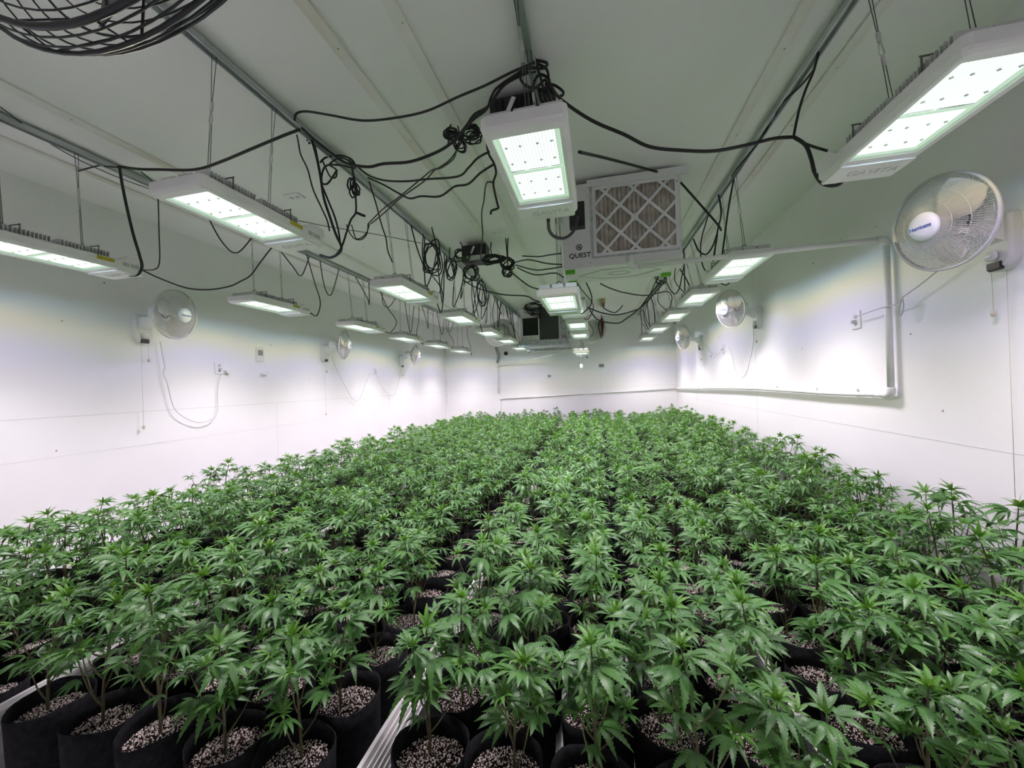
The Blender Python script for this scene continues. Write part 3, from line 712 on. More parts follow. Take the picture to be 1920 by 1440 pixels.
# ------------------------------------------------------------------ black drum fan near the camera
def drum_fan():
    f = empty('drum_fan', (-.60, .37, CZ + .83)); tag(f, 'large black wire-caged fan hanging at the top left', 'fan')
    R = .365
    ax = Vector((0, -1, 0)).normalized(); rt = Vector((0, 0, 1)).cross(ax).normalized(); up = ax.cross(rt)
    mt = basis(ax, rt, up)
    def ring(r, x, n=64): return [(x, r * math.cos(2 * math.pi * j / n), r * math.sin(2 * math.pi * j / n)) for j in range(n)]
    for nm, x0, RR in (('front_cage', .028, .355), ('rear_cage', -.05, .30)):
        m = MB(); ks = 15 if x0 > 0 else 12
        for k in range(ks):
            r = .05 + (RR - .05) * k / ks; m.tube(ring(r, x0), .0013, 5, closed=True)
        for k in range(7):
            a = 2 * math.pi * k / 7 + (.3 if x0 > 0 else .1); m.tube([(x0, r * math.cos(a), r * math.sin(a)) for r in (.03, .2, RR)], .0019, 5)
        m.tube(ring(RR, x0), .0045 if x0 > 0 else .002, 8, closed=True)
        m.build(nm, 'mesh_black', f).matrix_local = mt
    m = MB()
    for x, r in ((-.043, .318), (-.034, .334), (-.024, .348), (-.012, .358), (0, .366), (.01, .366), (.02, .362)): m.tube(ring(r, x), .003 if x == 0 else .0014, 6, closed=True)
    for k in range(16):
        a = 2 * math.pi * k / 16; m.tube([(.028, .355 * math.cos(a), .355 * math.sin(a)), (0, .366 * math.cos(a + .05), .366 * math.sin(a + .05)), (-.05, .30 * math.cos(a + .12), .30 * math.sin(a + .12))], .0016, 5)
    m.build('side_cage', 'mesh_black', f).matrix_local = mt
    hb = MB().lathe([(0, -.005), (.06, -.01), (.07, -.02), (.07, -.12), (0, -.13)], ax='x', n=28).build('motor', 'mesh_black', f); hb.matrix_local = mt
    for k in range(3):
        a0 = 2 * math.pi * k / 3 + 4.62; m = MB(); bx = -.012; vs = []; fs = []
        for i in range(6):
            r = .06 + .24 * i / 5
            for j in range(6):
                g = j / 5 - .5; a = a0 + g * (.75 - .25 * i / 5); vs.append((bx + g * .05, r * math.cos(a), r * math.sin(a)))
        for i in range(5):
            for j in range(5): p = i * 6 + j; fs.append((p, p + 1, p + 7, p + 6))
        q = len(vs); m.add(vs + [(x - .002, y, z) for x, y, z in vs], fs + [tuple(reversed([i + q for i in ff])) for ff in fs], 0, True); m.build('blade', 'blade_grey', hb)
    MB().bar((0, 0, .05), (0, .05, HC - CZ - .83), .03, .03).build('hanging_bracket', 'mesh_black', f)
drum_fan()

# ------------------------------------------------------------------ dehumidifier with pleated filter
def dehumidifier():
    Y0 = 2.74; x0, x1 = -.205, .60; z0, z1 = CZ + .825, CZ + 1.425; dp = .42
    d = empty('dehumidifier', ((x0 + x1) / 2, Y0, z0)); tag(d, 'big white ceiling-hung dehumidifier with a pleated filter in front', 'dehumidifier')
    ox, oy, oz = (x0 + x1) / 2, Y0, z0; W = (x1 - x0) / 2; Hh = z1 - z0
    fx0, fx1 = .005 * Y0 - ox, .214 * Y0 - ox; fz0, fz1 = CZ + .327 * Y0 - oz, CZ + .508 * Y0 - oz
    m = MB()    # casing with an opening for the filter
    m.box(-W, W, .05, dp, 0, Hh); m.box(-W, fx0, 0, .05, 0, Hh); m.box(fx1, W, 0, .05, 0, Hh); m.box(fx0, fx1, 0, .05, 0, fz0); m.box(fx0, fx1, 0, .05, fz1, Hh)
    m.build('casing', 'unit', d)
    MB().box(fx0 - .035, fx1 + .06, -.014, 0, fz1, fz1 + .05).build('filter_rail', 'unit', d)
    MB().box(fx0 - .018, fx0, -.006, 0, fz0 - .01, fz1).build('filter_rail', 'galv', d)
    MB().box(fx0, fx1, -.004, 0, fz0 - .012, fz0).build('filter_rail', 'galv', d)
    flt = MB().box(fx0 + .001, fx1 - .001, .042, .049, fz0, fz1).build('air_filter', 'pleat', d)
    m = MB(); n = 17; pr = []
    for k in range(2 * n + 1): pr.append((fx0 + .01 + (fx1 - fx0 - .02) * k / (2 * n), .010 if k % 2 else .036))
    vs = [(x, y, z) for x, y in pr for z in (fz0 + .008, fz1 - .008)]
    m.add(vs, [(2 * k, 2 * k + 2, 2 * k + 3, 2 * k + 1) for k in range(2 * n)], 0, False); m.build('pleats', 'pleat', flt)
    # card lattice: frame and diagonal strips clipped to it
    t = .022; m = MB(); c = MB()
    for a, b, e, g in ((fx0, fx1, fz0, fz0 + t), (fx0, fx1, fz1 - t, fz1), (fx0, fx0 + t, fz0 + t, fz1 - t), (fx1 - t, fx1, fz0 + t, fz1 - t)): m.box(a, b, .001, .004, e, g)
    m.build('card_frame', 'frame_card', flt)
    cx, cz = (fx0 + fx1) / 2, (fz0 + fz1) / 2; hx, hz = (fx1 - fx0) / 2 - t / 2, (fz1 - fz0) / 2 - t / 2; sl = 1.02
    for sg in (1, -1):
        for k in range(-2, 3):
            cc = k * .1976; P = []
            for X in (-hx, hx):
                z = sg * sl * X + cc
                if abs(z) <= hz: P.append((X, z))
            for Z in (-hz, hz):
                X = (Z - cc) / (sg * sl)
                if abs(X) < hx: P.append((X, Z))
            if len(P) >= 2:
                (xa, za), (xb, zb) = P[:2]
                MB().bar((cx + xa, .0022 + (.0006 if sg > 0 else 0), cz + za), (cx + xb, .0022 + (.0006 if sg > 0 else 0), cz + zb), .0018, .019, upv=(0, 0, 1)).build('card_strip', 'frame_card', flt)
    MB().box(cx - .024, cx + .024, .0005, .003, cz - .024, cz + .024).build('card_centre', 'frame_card', flt)
    # logo and lettering on the left of the front
    lx, lz = at(1086, 470, Y=Y0).x - ox, at(1084, 464, Y=Y0).z - oz
    m = MB(); hexo = [(lx + .024 * math.cos(math.pi / 3 * k), lz + .024 * math.sin(math.pi / 3 * k)) for k in range(6)]; hexi = [(lx + .017 * math.cos(math.pi / 3 * k), lz + .017 * math.sin(math.pi / 3 * k)) for k in range(6)]
    vs = [(x, y, z) for ring in (hexo, hexi) for x, z in ring for y in (-.0012, -.0002)]
    fs = []
    for k in range(6):
        j = (k + 1) % 6; fs += [(2 * k, 12 + 2 * k, 12 + 2 * j, 2 * j), (2 * k, 2 * j, 2 * j + 1, 2 * k + 1), (12 + 2 * k, 12 + 2 * k + 1, 12 + 2 * j + 1, 12 + 2 * j)]
    m.add(vs, fs); m.lathe([(0, -.0012), (.0085, -.0012), (.0085, 0)], (lx, 0, lz), ax='y', n=16); m.bar((lx + .006, -.0008, lz - .008), (lx + .012, -.0008, lz - .014), .001, .006)
    m.build('logo', 'print', d)['label'] = 'black hexagon logo'
    t = text_mesh('QUEST', .047, .0004, .0009); t.materials.append(M['print']); o = obj('lettering', t, d, basis((1.08, 0, 0), (0, 0, 1), (0, -1, 0), (lx + .004, -.0006, lz - .06))); o['label'] = 'black maker lettering'
    for px, py in ((1107, 493), (1269, 340), (1276, 451)):
        p = at(px, py, Y=Y0); MB().lathe([(0, -.005), (.005, -.004), (.006, 0)], (p.x - ox, 0, p.z - oz), ax='y', n=10).build('screw', 'steel', d)
    # bottom plate: hexagon outlines and green feet
    m = MB(); cy = dp * .52
    for sx, sy, r in ((.30, .12, .0035), (.085, .045, .003)):
        hx6 = [(-sx, 0), (-sx * .45, sy), (sx * .45, sy), (sx, 0), (sx * .45, -sy), (-sx * .45, -sy)]
        m.tube([(a, cy + b, -.001) for a, b in hx6], r, 4, closed=True)
    m.build('bottom_ribs', 'emboss', d)
    for sx in (-1, 1):
        for sy in (.05, dp - .06):
            MB().loft([rrect(sx * (W - .045) - .035, sx * (W - .045) + .035, sy - .022, sy + .022, .008, -.022), rrect(sx * (W - .045) - .035, sx * (W - .045) + .035, sy - .022, sy + .022, .008, .001)], True, True).build('foot', 'lime', d)
    for x, y in ((-W + .07, .05), (W - .07, .05), (-W + .07, dp - .05), (W - .07, dp - .05)): MB().bar((x, y, Hh), (x, y, HC - oz), .008, .008).build('hanging_bolt', 'steel', d)
    m = MB(); bx, bz = at(1062, 365, Y=Y0).x - ox, at(1100, 358, Y=Y0).z - oz
    px = at(1100, 350, Y=Y0).x - ox; m.prism([(px - .02, bz + .03), (px + .03, bz + .03), (px + .008, bz - .05)], 'y', -.006, -.0005); m.build('corner_plate', 'unit', d)
    MB().box(at(1150, 490, Y=Y0).x - ox, at(1178, 490, Y=Y0).x - ox, -.012, -.0005, .005, .05).build('drain_plate', 'unit', d)
    return d
dehumidifier()

# ------------------------------------------------------------------ white drain pipes
def pipe(name, pts, r, label, parent=None, mat='pvc', elbows=True):
    e = empty(name, pts[0]); tag(e, label, 'pipe', 'white drain pipes'); o = Vector(pts[0])
    for i in range(len(pts) - 1): MB().tube([Vector(pts[i]) - o, Vector(pts[i + 1]) - o], r, 12).build('pipe_run', mat, e)
    if elbows:
        for i in range(1, len(pts) - 1):
            p = Vector(pts[i]); a = (Vector(pts[i - 1]) - p).normalized(); b = (Vector(pts[i + 1]) - p).normalized()
            MB().tube(smooth_pts([p + a * r * 2.6 - o, p + a * r * .9 + b * r * .1 - o, p + a * r * .1 + b * r * .9 - o, p + b * r * 2.6 - o], 3), r * 1.28, 12).build('elbow', mat, e)
    return e
PW = XR - .032
pa = at(1183, 478, Y=2.70); pb = at(1183, 501, Y=2.70)
ptop = Vector((PW, 2.60, CZ + .775)); pbot = Vector((PW, 2.60, CZ - .132))
pend = Vector((PW, YB - .02, CZ - .20))
mids = [Vector((PW, 2.6 + (YB - 2.62) * f, CZ - .132 - .068 * f + dz)) for f, dz in ((.10, -.001), (.2, .012), (.33, .024), (.5, .022), (.7, .012))]
e = pipe('drain_pipe', [pa, pb, ptop, pbot, Vector((PW, 2.72, CZ - .134))], .0165, 'white plastic drain pipe from the dehumidifier down the right wall')
pts = [Vector((PW, 2.72, CZ - .134))] + mids + [pend]
MB().tube([p - pa for p in smooth_pts(pts, 6)], .0145, 10).build('pipe_run', 'pvc', e)
for f in (.1, .26, .42, .58, .74, .9):                     # wall clips
    i = int(f * 34); p = smooth_pts(pts, 6)[i] - pa
    MB().bar(p + Vector((.022, 0, -.02)), p + Vector((.022, 0, .035)), .008, .012).build('pipe_clip', 'white', e)
bl = at(937, 748, Y=YB - .02); br_ = Vector((XR - .02, YB - .022, CZ - .20))
e2 = pipe('drain_pipe', [br_, bl, Vector((bl.x, YB - .02, .06))], .011, 'thin white drain pipe sloping along the back wall', elbows=True)
for f in (.12, .35, .6, .85):
    p = br_.lerp(bl, f) - br_; MB().bar(p + Vector((0, .008, -.015)), p + Vector((0, .008, .03)), .012, .008).build('pipe_clip', 'steel', e2)
j0 = at(933, 686, Y=YB - .03)
e3 = pipe('conduit', [at(1064, 654, Y=7.4), at(1058, 660, Y=7.6), at(1003, 673, Y=8.4), j0, Vector((j0.x, j0.y, CZ - .2)), ], .010, 'thin grey conduit running from the cooling unit to the back wall', mat='pvc')

# ------------------------------------------------------------------ ceiling-hung cooling unit at the back
def cooler():
    Y0 = 7.0; c0 = at(978, 655, Y=Y0); c1 = at(1052, 655, Y=Y0); zt = HC - .03; zb = at(1010, 640, Y=Y0).z
    d = empty('cooling_unit', (c0.x, Y0, zb)); tag(d, 'dark open-fronted cooling unit with sheet-metal drip pan hung at the back', 'cooling unit')
    W = c1.x - c0.x; H = zt - zb
    m = MB(); m.box(0, W, .06, .9, .02, H); m.build('cabinet', 'galv', d)
    fx = at(1011, 610, Y=Y0).x - c0.x
    m = MB(); m.box(0, .03, 0, .06, 0, H); m.box(fx - .02, fx, 0, .06, 0, H); m.box(.03, fx - .02, 0, .06, 0, .12); m.box(.03, fx - .02, 0, .06, H * .72, H); m.build('front_frame', 'unit', d)
    MB().box(.03, fx - .02, .05, .062, .12, H * .72).build('intake_shade_panel', 'dark', d)  # flat black sheet stands in for the shade inside the intake
    MB().box(fx, W - .03, .005, .06, 0, H).build('filter_panel', 'darkgrey', d); MB().box(W - .03, W, 0, .06, 0, H).build('corner_post', 'galv', d)
    MB().box(W, W + .22, .12, .8, .1, H).build('duct', 'galv', d)
    m = MB(); m.box(-.02, W + .12, -.06, .95, -.06, -.045); m.box(-.02, W + .12, -.06, -.045, -.045, .02); m.box(W + .105, W + .12, -.06, .95, -.045, .02); m.box(-.02, -.005, -.06, .95, -.045, .02); m.build('drip_pan', 'galv', d)
    m = MB(); m.box(-.05, W + .14, -.10, -.07, -.10, -.06); m.box(-.05, W + .14, .9, .93, -.10, -.06); m.build('strut', 'galv', d)
    for x in (-.04, W + .13):
        for y in (-.085, .915): MB().tube([(x, y, -.1), (x, y, HC - zb)], .005, 6).build('threaded_rod', 'steel', d)
    MB().box(.03, W + .08, -.04, .9, -.045, .0).build('pan_liner', 'unit', d)
    rgc = random.Random(3)
    for q in range(7):
        a = Vector((rgc.uniform(.05, W * .5), -.02, H * rgc.uniform(.9, 1.02))); b = Vector((rgc.uniform(.1, W * .6), -.03, H * rgc.uniform(.6, .85))); c = Vector((rgc.uniform(0, W * .6), -.02, H * .98))
        MB().tube(smooth_pts([a, b, c], 6), .006, 5).build('control_wire', 'black', d)
cooler()
def barrel_fan(px, py, Y, rad, ln, axis, label):
    c = at(px, py, Y=Y); f = empty('barrel_fan', c); tag(f, label, 'fan', 'round metal fans at the back')
    ax = Vector(axis).normalized(); rt = Vector((0, 0, 1)).cross(ax).normalized(); mt = basis(ax, rt, ax.cross(rt))
    MB().lathe([(rad * .62, .0), (rad * .66, -.02), (rad, -.05), (rad * 1.02, 0), (rad * 1.02, .015), (rad * .98, .015), (rad * .6, -.03)], ax='x', n=36).build('inlet_ring', 'silver', f).matrix_local = mt
    MB().lathe([(rad, -.04), (rad, -ln), (rad * .95, -ln - .01), (0, -ln - .01)], ax='x', n=36).build('drum', 'unit', f).matrix_local = mt
    MB().lathe([(0, -.06), (rad * .62, -.06)], ax='x', n=36).build('inner_face', 'unit', f).matrix_local = mt
    MB().lathe([(rad * 1.03, -ln * .5), (rad * 1.03, -ln * .5 - .03)], ax='x', n=36).build('strap_band', 'pvc', f).matrix_local = mt
    for s in (-1, 1): MB().tube([Vector((rt.x * s * rad * .8, rt.y * s * rad * .8, rad * .55)), Vector((rt.x * s * rad * .8, rt.y * s * rad * .8, HC - c.z))], .004, 5).build('hanging_chain', 'steel', f)
    return f
barrel_fan(1112, 615, 7.2, .25, .34, (.25, -.95, .05), 'round silver metal fan hung right of the cooling unit')
barrel_fan(944, 622, 7.2, .25, .34, (.66, -.72, .05), 'round metal fan hung left of the cooling unit behind the lights')
# wooden block on the ceiling and red straps
c = at(1130, 572, Z=HC - .02); tag(MB().box(c.x - .035, c.x + .035, c.y - .5, c.y, HC - .06, HC - .001).build('wood_block', 'wood'), 'bare wooden block screwed to the ceiling near the back', 'block')
sr = empty('strap_bundle', at(1128, 602, Y=7.15)); tag(sr, 'dark red straps dangling from the round metal fan', 'strap')
rs = random.Random(9)
for k in range(7):
    p0 = Vector((rs.uniform(-.03, .03), 0, rs.uniform(.0, .12))); MB().tube(smooth_pts([p0, p0 + Vector((rs.uniform(-.08, .06), rs.uniform(-.03, .03), -.12)), p0 + Vector((rs.uniform(-.02, .07), 0, -.24 - rs.uniform(0, .12)))], 4), .009, 5).build('strap', 'red' if k < 5 else 'black', sr)

# ------------------------------------------------------------------ power boxes and small fittings
def power_box(px, py, Y, w_, label, lab2):
    c = at(px, py, Y=Y); b = empty('power_box', (c.x, Y, HC - .20)); tag(b, label, 'power box', 'black power boxes')
    MB().loft([rrect(-w_ / 2, w_ / 2, 0, .16, .012, 0), rrect(-w_ / 2, w_ / 2, 0, .16, .012, .165)], True, True).build('box_body', 'blackbox', b)
    m = MB()
    for k in range(6): m.box(-w_ / 2 + .02 + k * (w_ - .04) / 6, -w_ / 2 + .02 + (k + .55) * (w_ - .04) / 6, -.012, 0, .06, .15)
    m.build('cooling_ribs', 'blackbox', b)
    MB().box(-w_ / 2 + .01, w_ / 2 - .01, -.003, 0, .005, .055).build('front_label', 'rating', b)
    MB().box(-w_ / 2 + .01, -w_ / 2 + .05, -.004, -.0031, .008, .052).build('green_sticker', 'green_sticker', b)
    MB().bar((-.02, -.018, .07), (.015, -.02, .14), .004, .022).build('hanging_tag', 'white', b)['label'] = 'white paper tag'
    return b
power_box(960, 205, 1.815, .235, 'black power box with green label under the ceiling behind the middle light', 1)
power_box(888, 482, 3.62, .26, 'black power box under the ceiling amid tangled cords', 2)
def plate(px, py, wall, w_, h_, label, cat, name, mat='white', sockets=True, group=None, plug=False):
    if wall == 'L': c = at(px, py, X=XL); B = basis((0, 1, 0), (0, 0, 1), (1, 0, 0), c)
    elif wall == 'R': c = at(px, py, X=XR); B = basis((0, -1, 0), (0, 0, 1), (-1, 0, 0), c)
    elif wall == 'B': c = at(px, py, Y=YB); B = basis((1, 0, 0), (0, 0, 1), (0, -1, 0), c)
    else: c = at(px, py, Z=HC); B = basis((1, 0, 0), (0, -1, 0), (0, 0, -1), c)
    e = empty(name, c); e.matrix_world = B; tag(e, label, cat, group)
    MB().loft([rrect(-w_ / 2, w_ / 2, -h_ / 2, h_ / 2, .006, 0), rrect(-w_ / 2, w_ / 2, -h_ / 2, h_ / 2, .006, .006), rrect(-w_ / 2 + .004, w_ / 2 - .004, -h_ / 2 + .004, h_ / 2 - .004, .004, .009)], True, True).build('cover_plate', mat, e)
    if sockets:
        for s in (-1, 1):
            k = MB().lathe([(.015, .009), (.015, .0105), (0, .0105)], ((s * w_ * .2) if w_ > h_ else 0, 0 if w_ > h_ else s * h_ * .2, 0), n=16).build('socket', 'seam', e)
    if plug:
        MB().loft([rrect(-.012, .012, -.012 - h_ * .1, .014 - h_ * .1, .004, .01), rrect(-.009, .009, -.01 - h_ * .1, .01 - h_ * .1, .004, .035)], True, True).build('plug', 'cord_white', e)
    return e
plate(410, 690, 'L', .085, .12, 'white double outlet on the left wall near the front fan', 'outlet', 'wall_outlet', group='wall outlets', plug=True)
plate(703, 697, 'L', .085, .12, 'white double outlet on the left wall between the two far fans', 'outlet', 'wall_outlet', group='wall outlets', plug=True)
plate(1607, 600, 'R', .085, .12, 'white outlet on the right wall beside the vertical pipe', 'outlet', 'wall_outlet', group='wall outlets', plug=True)
plate(1357, 653, 'R', .085, .12, 'white outlet on the right wall between the two far fans', 'outlet', 'wall_outlet', group='wall outlets', plug=True)
plate(552, 368, 'C', .13, .085, 'white ceiling outlet above the second left light', 'outlet', 'ceiling_outlet', group='ceiling outlets')
plate(932, 434, 'C', .13, .075, 'white ceiling outlet between the battens left of the dehumidifier', 'outlet', 'ceiling_outlet', group='ceiling outlets')
for px, py, w_, h_, wall, lb in ((487, 665, .095, .16, 'L', 'small white thermostat with grey display on the left wall'), (1030, 706, .10, .10, 'B', 'small white thermostat on the back wall below the cooling unit')):
    e = plate(px, py, wall, w_, h_, lb, 'thermostat', 'thermostat', mat='unit', sockets=False); MB().box(-w_ * .32, w_ * .32, -.01, h_ * .32, .009, .0105).build('display', 'lcd', e)
e = plate(1128, 686, 'B', .13, .10, 'dark-screened controller tilted on the back wall', 'controller', 'wall_controller', sockets=False); MB().box(-.055, .055, -.03, .042, .009, .011).build('display', 'lcd', e)
c = at(949, 663, Y=YB); e = empty('security_camera', c); tag(e, 'small black round camera high on the back wall', 'camera')
MB().lathe([(0, -.075), (.03, -.07), (.045, -.045), (.045, -.02)], ax='y', n=20).build('lens_dome', 'blackbox', e); MB().lathe([(.05, -.025), (.05, 0)], ax='y', n=20).build('mount_ring', 'white', e)
c = at(1090, 688, Y=7.0); e = empty('hanging_sensor', c); tag(e, 'white bulb-shaped sensor dangling below the last middle light', 'sensor')
MB().lathe([(0, -.04), (.02, -.03), (.028, 0), (.02, .03), (.01, .05), (0, .05)], n=16).build('sensor_body', 'white', e); MB().tube(smooth_pts([(0, 0, .05), (.015, 0, .14), (-.02, 0, .24)], 4), .004, 5).build('sensor_wire', 'black', e)
MB().tube(smooth_pts([(-.02, 0, .03), (-.03, 0, .09), (.01, 0, .20)], 4), .003, 5).build('sensor_wire', 'black', e)
# little junction box and wires at the left end of the back wall
c = at(932, 683, Y=YB); e = empty('junction_box', c); tag(e, 'small white junction box with dark wires on the back wall', 'junction box')
MB().box(-.03, .03, -.04, 0, -.04, .03).build('box_body', 'white', e)
for k in range(3): MB().tube(smooth_pts([(.01 * k, -.03, .03), (.03 + .03 * k, -.06, .2), (-.02 + .02 * k, -.05, .42), (.03, -.05, .7)], 5), .006, 5).build('wire', 'black', e)
# white plugs hanging beside outlets
for px, py, wall, lb in ((424, 697, 'L', 'white plug adapter beside the front left outlet'), (494, 701, 'L', 'white adapter dangling under the left thermostat')):
    c = at(px, py, X=XL); e = empty('plug_adapter', c); tag(e, lb, 'adapter'); MB().loft([rrect(0, .035, -.018, .022, .004, -.014), rrect(0, .035, -.022, .018, .004, .014)], True, True).build('adapter_body', 'white', e)
    MB().box(.002, .03, -.006, .006, -.03, -.014).build('adapter_end', 'beige', e)

# ------------------------------------------------------------------ loose cables
def cable(pts, Y0, Y1, r, label, mat='black', name='power_cable', k=6, group='loose black power cables'):
    n = len(pts); P = []
    for i, p in enumerate(pts):
        P.append(at(p[0], p[1], Y=(p[2] if len(p) > 2 else Y0 + (Y1 - Y0) * i / max(1, n - 1))))
        P[-1].z = min(P[-1].z, HC - .014 - r)
    o0 = P[0].copy(); m = MB(); m.tube([p - o0 for p in smooth_pts(P, k)], r, 7)
    o = m.build(name, mat); o.location = o0
    return tag(o, label, 'cable', group)
cable([(222, 312), (262, 317), (300, 318), (365, 318), (410, 305), (470, 280), (530, 255), (562, 243)], 1.70, 1.66, .0075, 'thick black cable swagged between the two left ceiling rails')
cable([(224, 313), (228, 340), (238, 390), (250, 440), (262, 480), (266, 500), (258, 515), (243, 517)], 1.68, 1.66, .0075, 'thick black cable dropping to the front light by the left wall')
cable([(145, 272), (185, 300), (200, 312), (222, 314)], 1.72, 1.70, .0045, 'short thin black cable along the leftmost ceiling rail')
cable([(265, 322), (290, 345), (296, 370), (298, 430), (299, 490), (290, 505), (266, 506)], 1.78, 1.72, .0033, 'thin black cord hanging in a loop beside the front left cable')
cable([(266, 506), (300, 522), (350, 540), (392, 543), (430, 537), (452, 527), (470, 516), (488, 492), (512, 462), (540, 440)], 1.72, 2.3, .0045, 'black cord sagging above the front left wall fan')
cable([(0, 165), (100, 205), (200, 250), (300, 292), (400, 331), (520, 372), (610, 404), (700, 432), (790, 456)], 1.25, 3.4, .0028, 'thin black wire strung across under the left ceiling')
cable([(552, 226), (556, 213), (575, 209), (620, 216), (680, 226), (740, 221), (800, 208), (860, 181), (910, 160), (960, 135), (1003, 117)], 1.62, 1.62, .0055, 'black cable crossing from the second rail to the middle rail')
cable([(566, 240), (590, 262), (625, 290), (650, 306), (690, 313), (720, 307), (770, 303), (820, 285), (850, 265), (872, 240), (890, 215), (915, 200), (945, 160), (985, 135), (1005, 125)], 1.72, 1.72, .0072, 'thick black cable swinging up to the power box behind the middle light')
cable([(668, 310), (690, 328), (720, 338), (760, 340), (800, 336), (858, 331), (878, 315), (895, 297), (918, 284)], 2.08, 1.75, .0055, 'upper of two black cables sagging left of the middle light')
cable([(690, 333), (720, 347), (745, 361), (768, 372), (790, 368), (825, 368), (852, 350), (878, 345), (900, 325), (926, 308)], 2.12, 1.75, .0055, 'lower of two black cables sagging left of the middle light')
for dx, lb in ((0, 'left'), (5, 'right')):
    cable([(862 - dx, 272 + dx), (845 + dx, 298), (822 + dx, 315), (810 + dx, 319), (790 + dx, 335 + dx), (745 + dx, 372), (718 + dx, 392 + dx), (690 + dx, 420)], 1.95, 2.6, .0042, '%s one of a pair of slack cords crossing the second rail' % lb)
for k, dx in enumerate((0, 9)):
    cable([(690 + dx * .3, 420), (688, 438 - dx * .3), (678, 449 - dx * .4), (664 + dx * .4, 447), (653 + dx, 432), (650 + dx, 421)], 2.6, 2.5, .0042, 'short cord loop with plug ends hanging under the second rail, %s' % ('outer', 'inner')[k])
cable([(575, 247), (583, 258), (592, 288), (600, 325), (607, 370), (618, 405), (630, 440), (640, 462), (636, 474), (620, 483), (600, 478)], 1.85, 1.84, .0072, 'thick black cable dropping to the front light left of the middle')
cable([(578, 247), (588, 265), (596, 300), (602, 340), (612, 368), (626, 402), (634, 430), (638, 455)], 1.88, 1.86, .0052, 'thin black cable hanging beside the thick one at the second rail')
cable([(556, 232), (560, 270), (564, 290), (577, 318), (587, 355), (602, 388), (613, 412), (618, 433)], 1.80, 1.80, .004, 'long thin black cord dangling in front of the second rail')
cable([(655, 300), (663, 330), (667, 372), (667, 398), (658, 412), (650, 435), (641, 462), (630, 478)], 2.05, 1.88, .0055, 'black cord falling from the second rail to the hanging plug')
cable([(667, 398), (676, 402), (684, 405)], 2.0, 2.0, .008, 'hanging black plug with a brass tip near the second rail', name='loose_plug')
cable([(692, 340), (705, 382), (715, 420), (724, 448), (727, 470), (736, 492)], 2.15, 2.45, .0045, 'black cord dropping from the second rail to the second light')
cable([(600, 305), (612, 295), (640, 292), (660, 300), (665, 315), (640, 310), (610, 312), (603, 340), (613, 345), (625, 330), (632, 318)], 2.0, 2.0, .0058, 'black cord bunched in loops on the second rail')
cable([(604, 300), (612, 318), (620, 332), (630, 332), (630, 318), (618, 308), (640, 296), (664, 308)], 2.0, 2.02, .0048, 'second tangled cord loop on the second rail')
cable([(911, 232), (912, 262), (916, 288), (926, 306), (930, 325), (925, 345), (932, 380), (934, 390), (922, 395), (920, 402)], 1.80, 1.82, .0055, 'black cord dangling left of the middle light')
cable([(926, 342), (914, 342), (910, 352), (907, 378), (903, 402), (905, 440), (902, 468), (901, 488)], 1.9, 3.3, .0052, 'long black cord hanging down to the far power box')
cable([(1000, 112), (1025, 118), (1018, 128), (990, 128), (975, 142), (985, 160), (1005, 165), (1022, 150), (1030, 172), (1040, 180)], 1.66, 1.70, .006, 'black cord knotted round the middle rail')
cable([(1003, 112), (1012, 140), (1020, 165), (1030, 150), (1012, 140), (1000, 160), (1004, 190), (1012, 215)], 1.67, 1.74, .006, 'black cord twisted down towards the middle light')
cable([(1005, 118), (1025, 130), (1030, 155), (1038, 178), (1052, 180), (1056, 172), (1040, 160), (1022, 158)], 1.68, 1.75, .006, 'black cord looped on the right of the middle rail')
for k in range(4): cable([(1010 + k * 6, 165), (1014 + k * 8, 185), (1022 + k * 8, 200), (1026 + k * 9, 212)], 1.74, 1.78, .008, '%s of four black plugs above the middle light' % ORD[k + 1])
cable([(980, 132), (935, 162), (922, 180), (912, 205), (890, 222), (872, 240)], 1.70, 1.78, .006, 'black cord arching over the power box behind the middle light')
cable([(1030, 155), (1050, 185), (1108, 225), (1170, 252), (1218, 275), (1280, 282), (1340, 283), (1400, 272), (1450, 260), (1488, 257)], 1.68, 1.92, .0075, 'thick black cable sagging from the middle rail to the right rail')
cable([(1535, 98), (1525, 135), (1512, 165), (1500, 200), (1492, 235), (1488, 257)], 1.92, 1.92, .0055, 'black cord tied up to the right rail above the front right light')
cable([(1488, 257), (1510, 272), (1521, 298), (1527, 322), (1540, 342), (1556, 348), (1572, 346), (1581, 338)], 1.92, 1.90, .0078, 'thick black cable plugged into the front right light')
cable([(1490, 257), (1505, 267), (1525, 275), (1552, 283)], 1.92, 1.90, .0055, 'black cord running behind the front right light')
cable([(1527, 130), (1500, 162), (1465, 195), (1448, 225), (1420, 270), (1385, 312), (1372, 330)], 1.95, 2.85, .0058, 'black cable lying along the right ceiling rail')
cable([(1086, 285), (1130, 295), (1180, 308), (1232, 322)], 1.80, 2.66, .0075, 'thick black cable running from the middle light over the dehumidifier')
cable([(1276, 342), (1310, 380), (1345, 420), (1352, 432)], 2.82, 3.0, .0075, 'thick black cable leaving the dehumidifier to the right')
cable([(1028, 412), (1030, 432), (1042, 445), (1060, 446), (1076, 432), (1084, 408)], 1.79, 2.45, .009, 'thick black cable looped under the front middle light')
b = MB().loft([rrect(-.05, .05, -.03, .03, .008, -.08), rrect(-.05, .05, -.03, .03, .008, .08)], True, True).build('power_adapter', 'blackbox'); b.location = at(1082, 405, Y=2.5); tag(b, 'black power adapter brick in front of the dehumidifier', 'adapter')
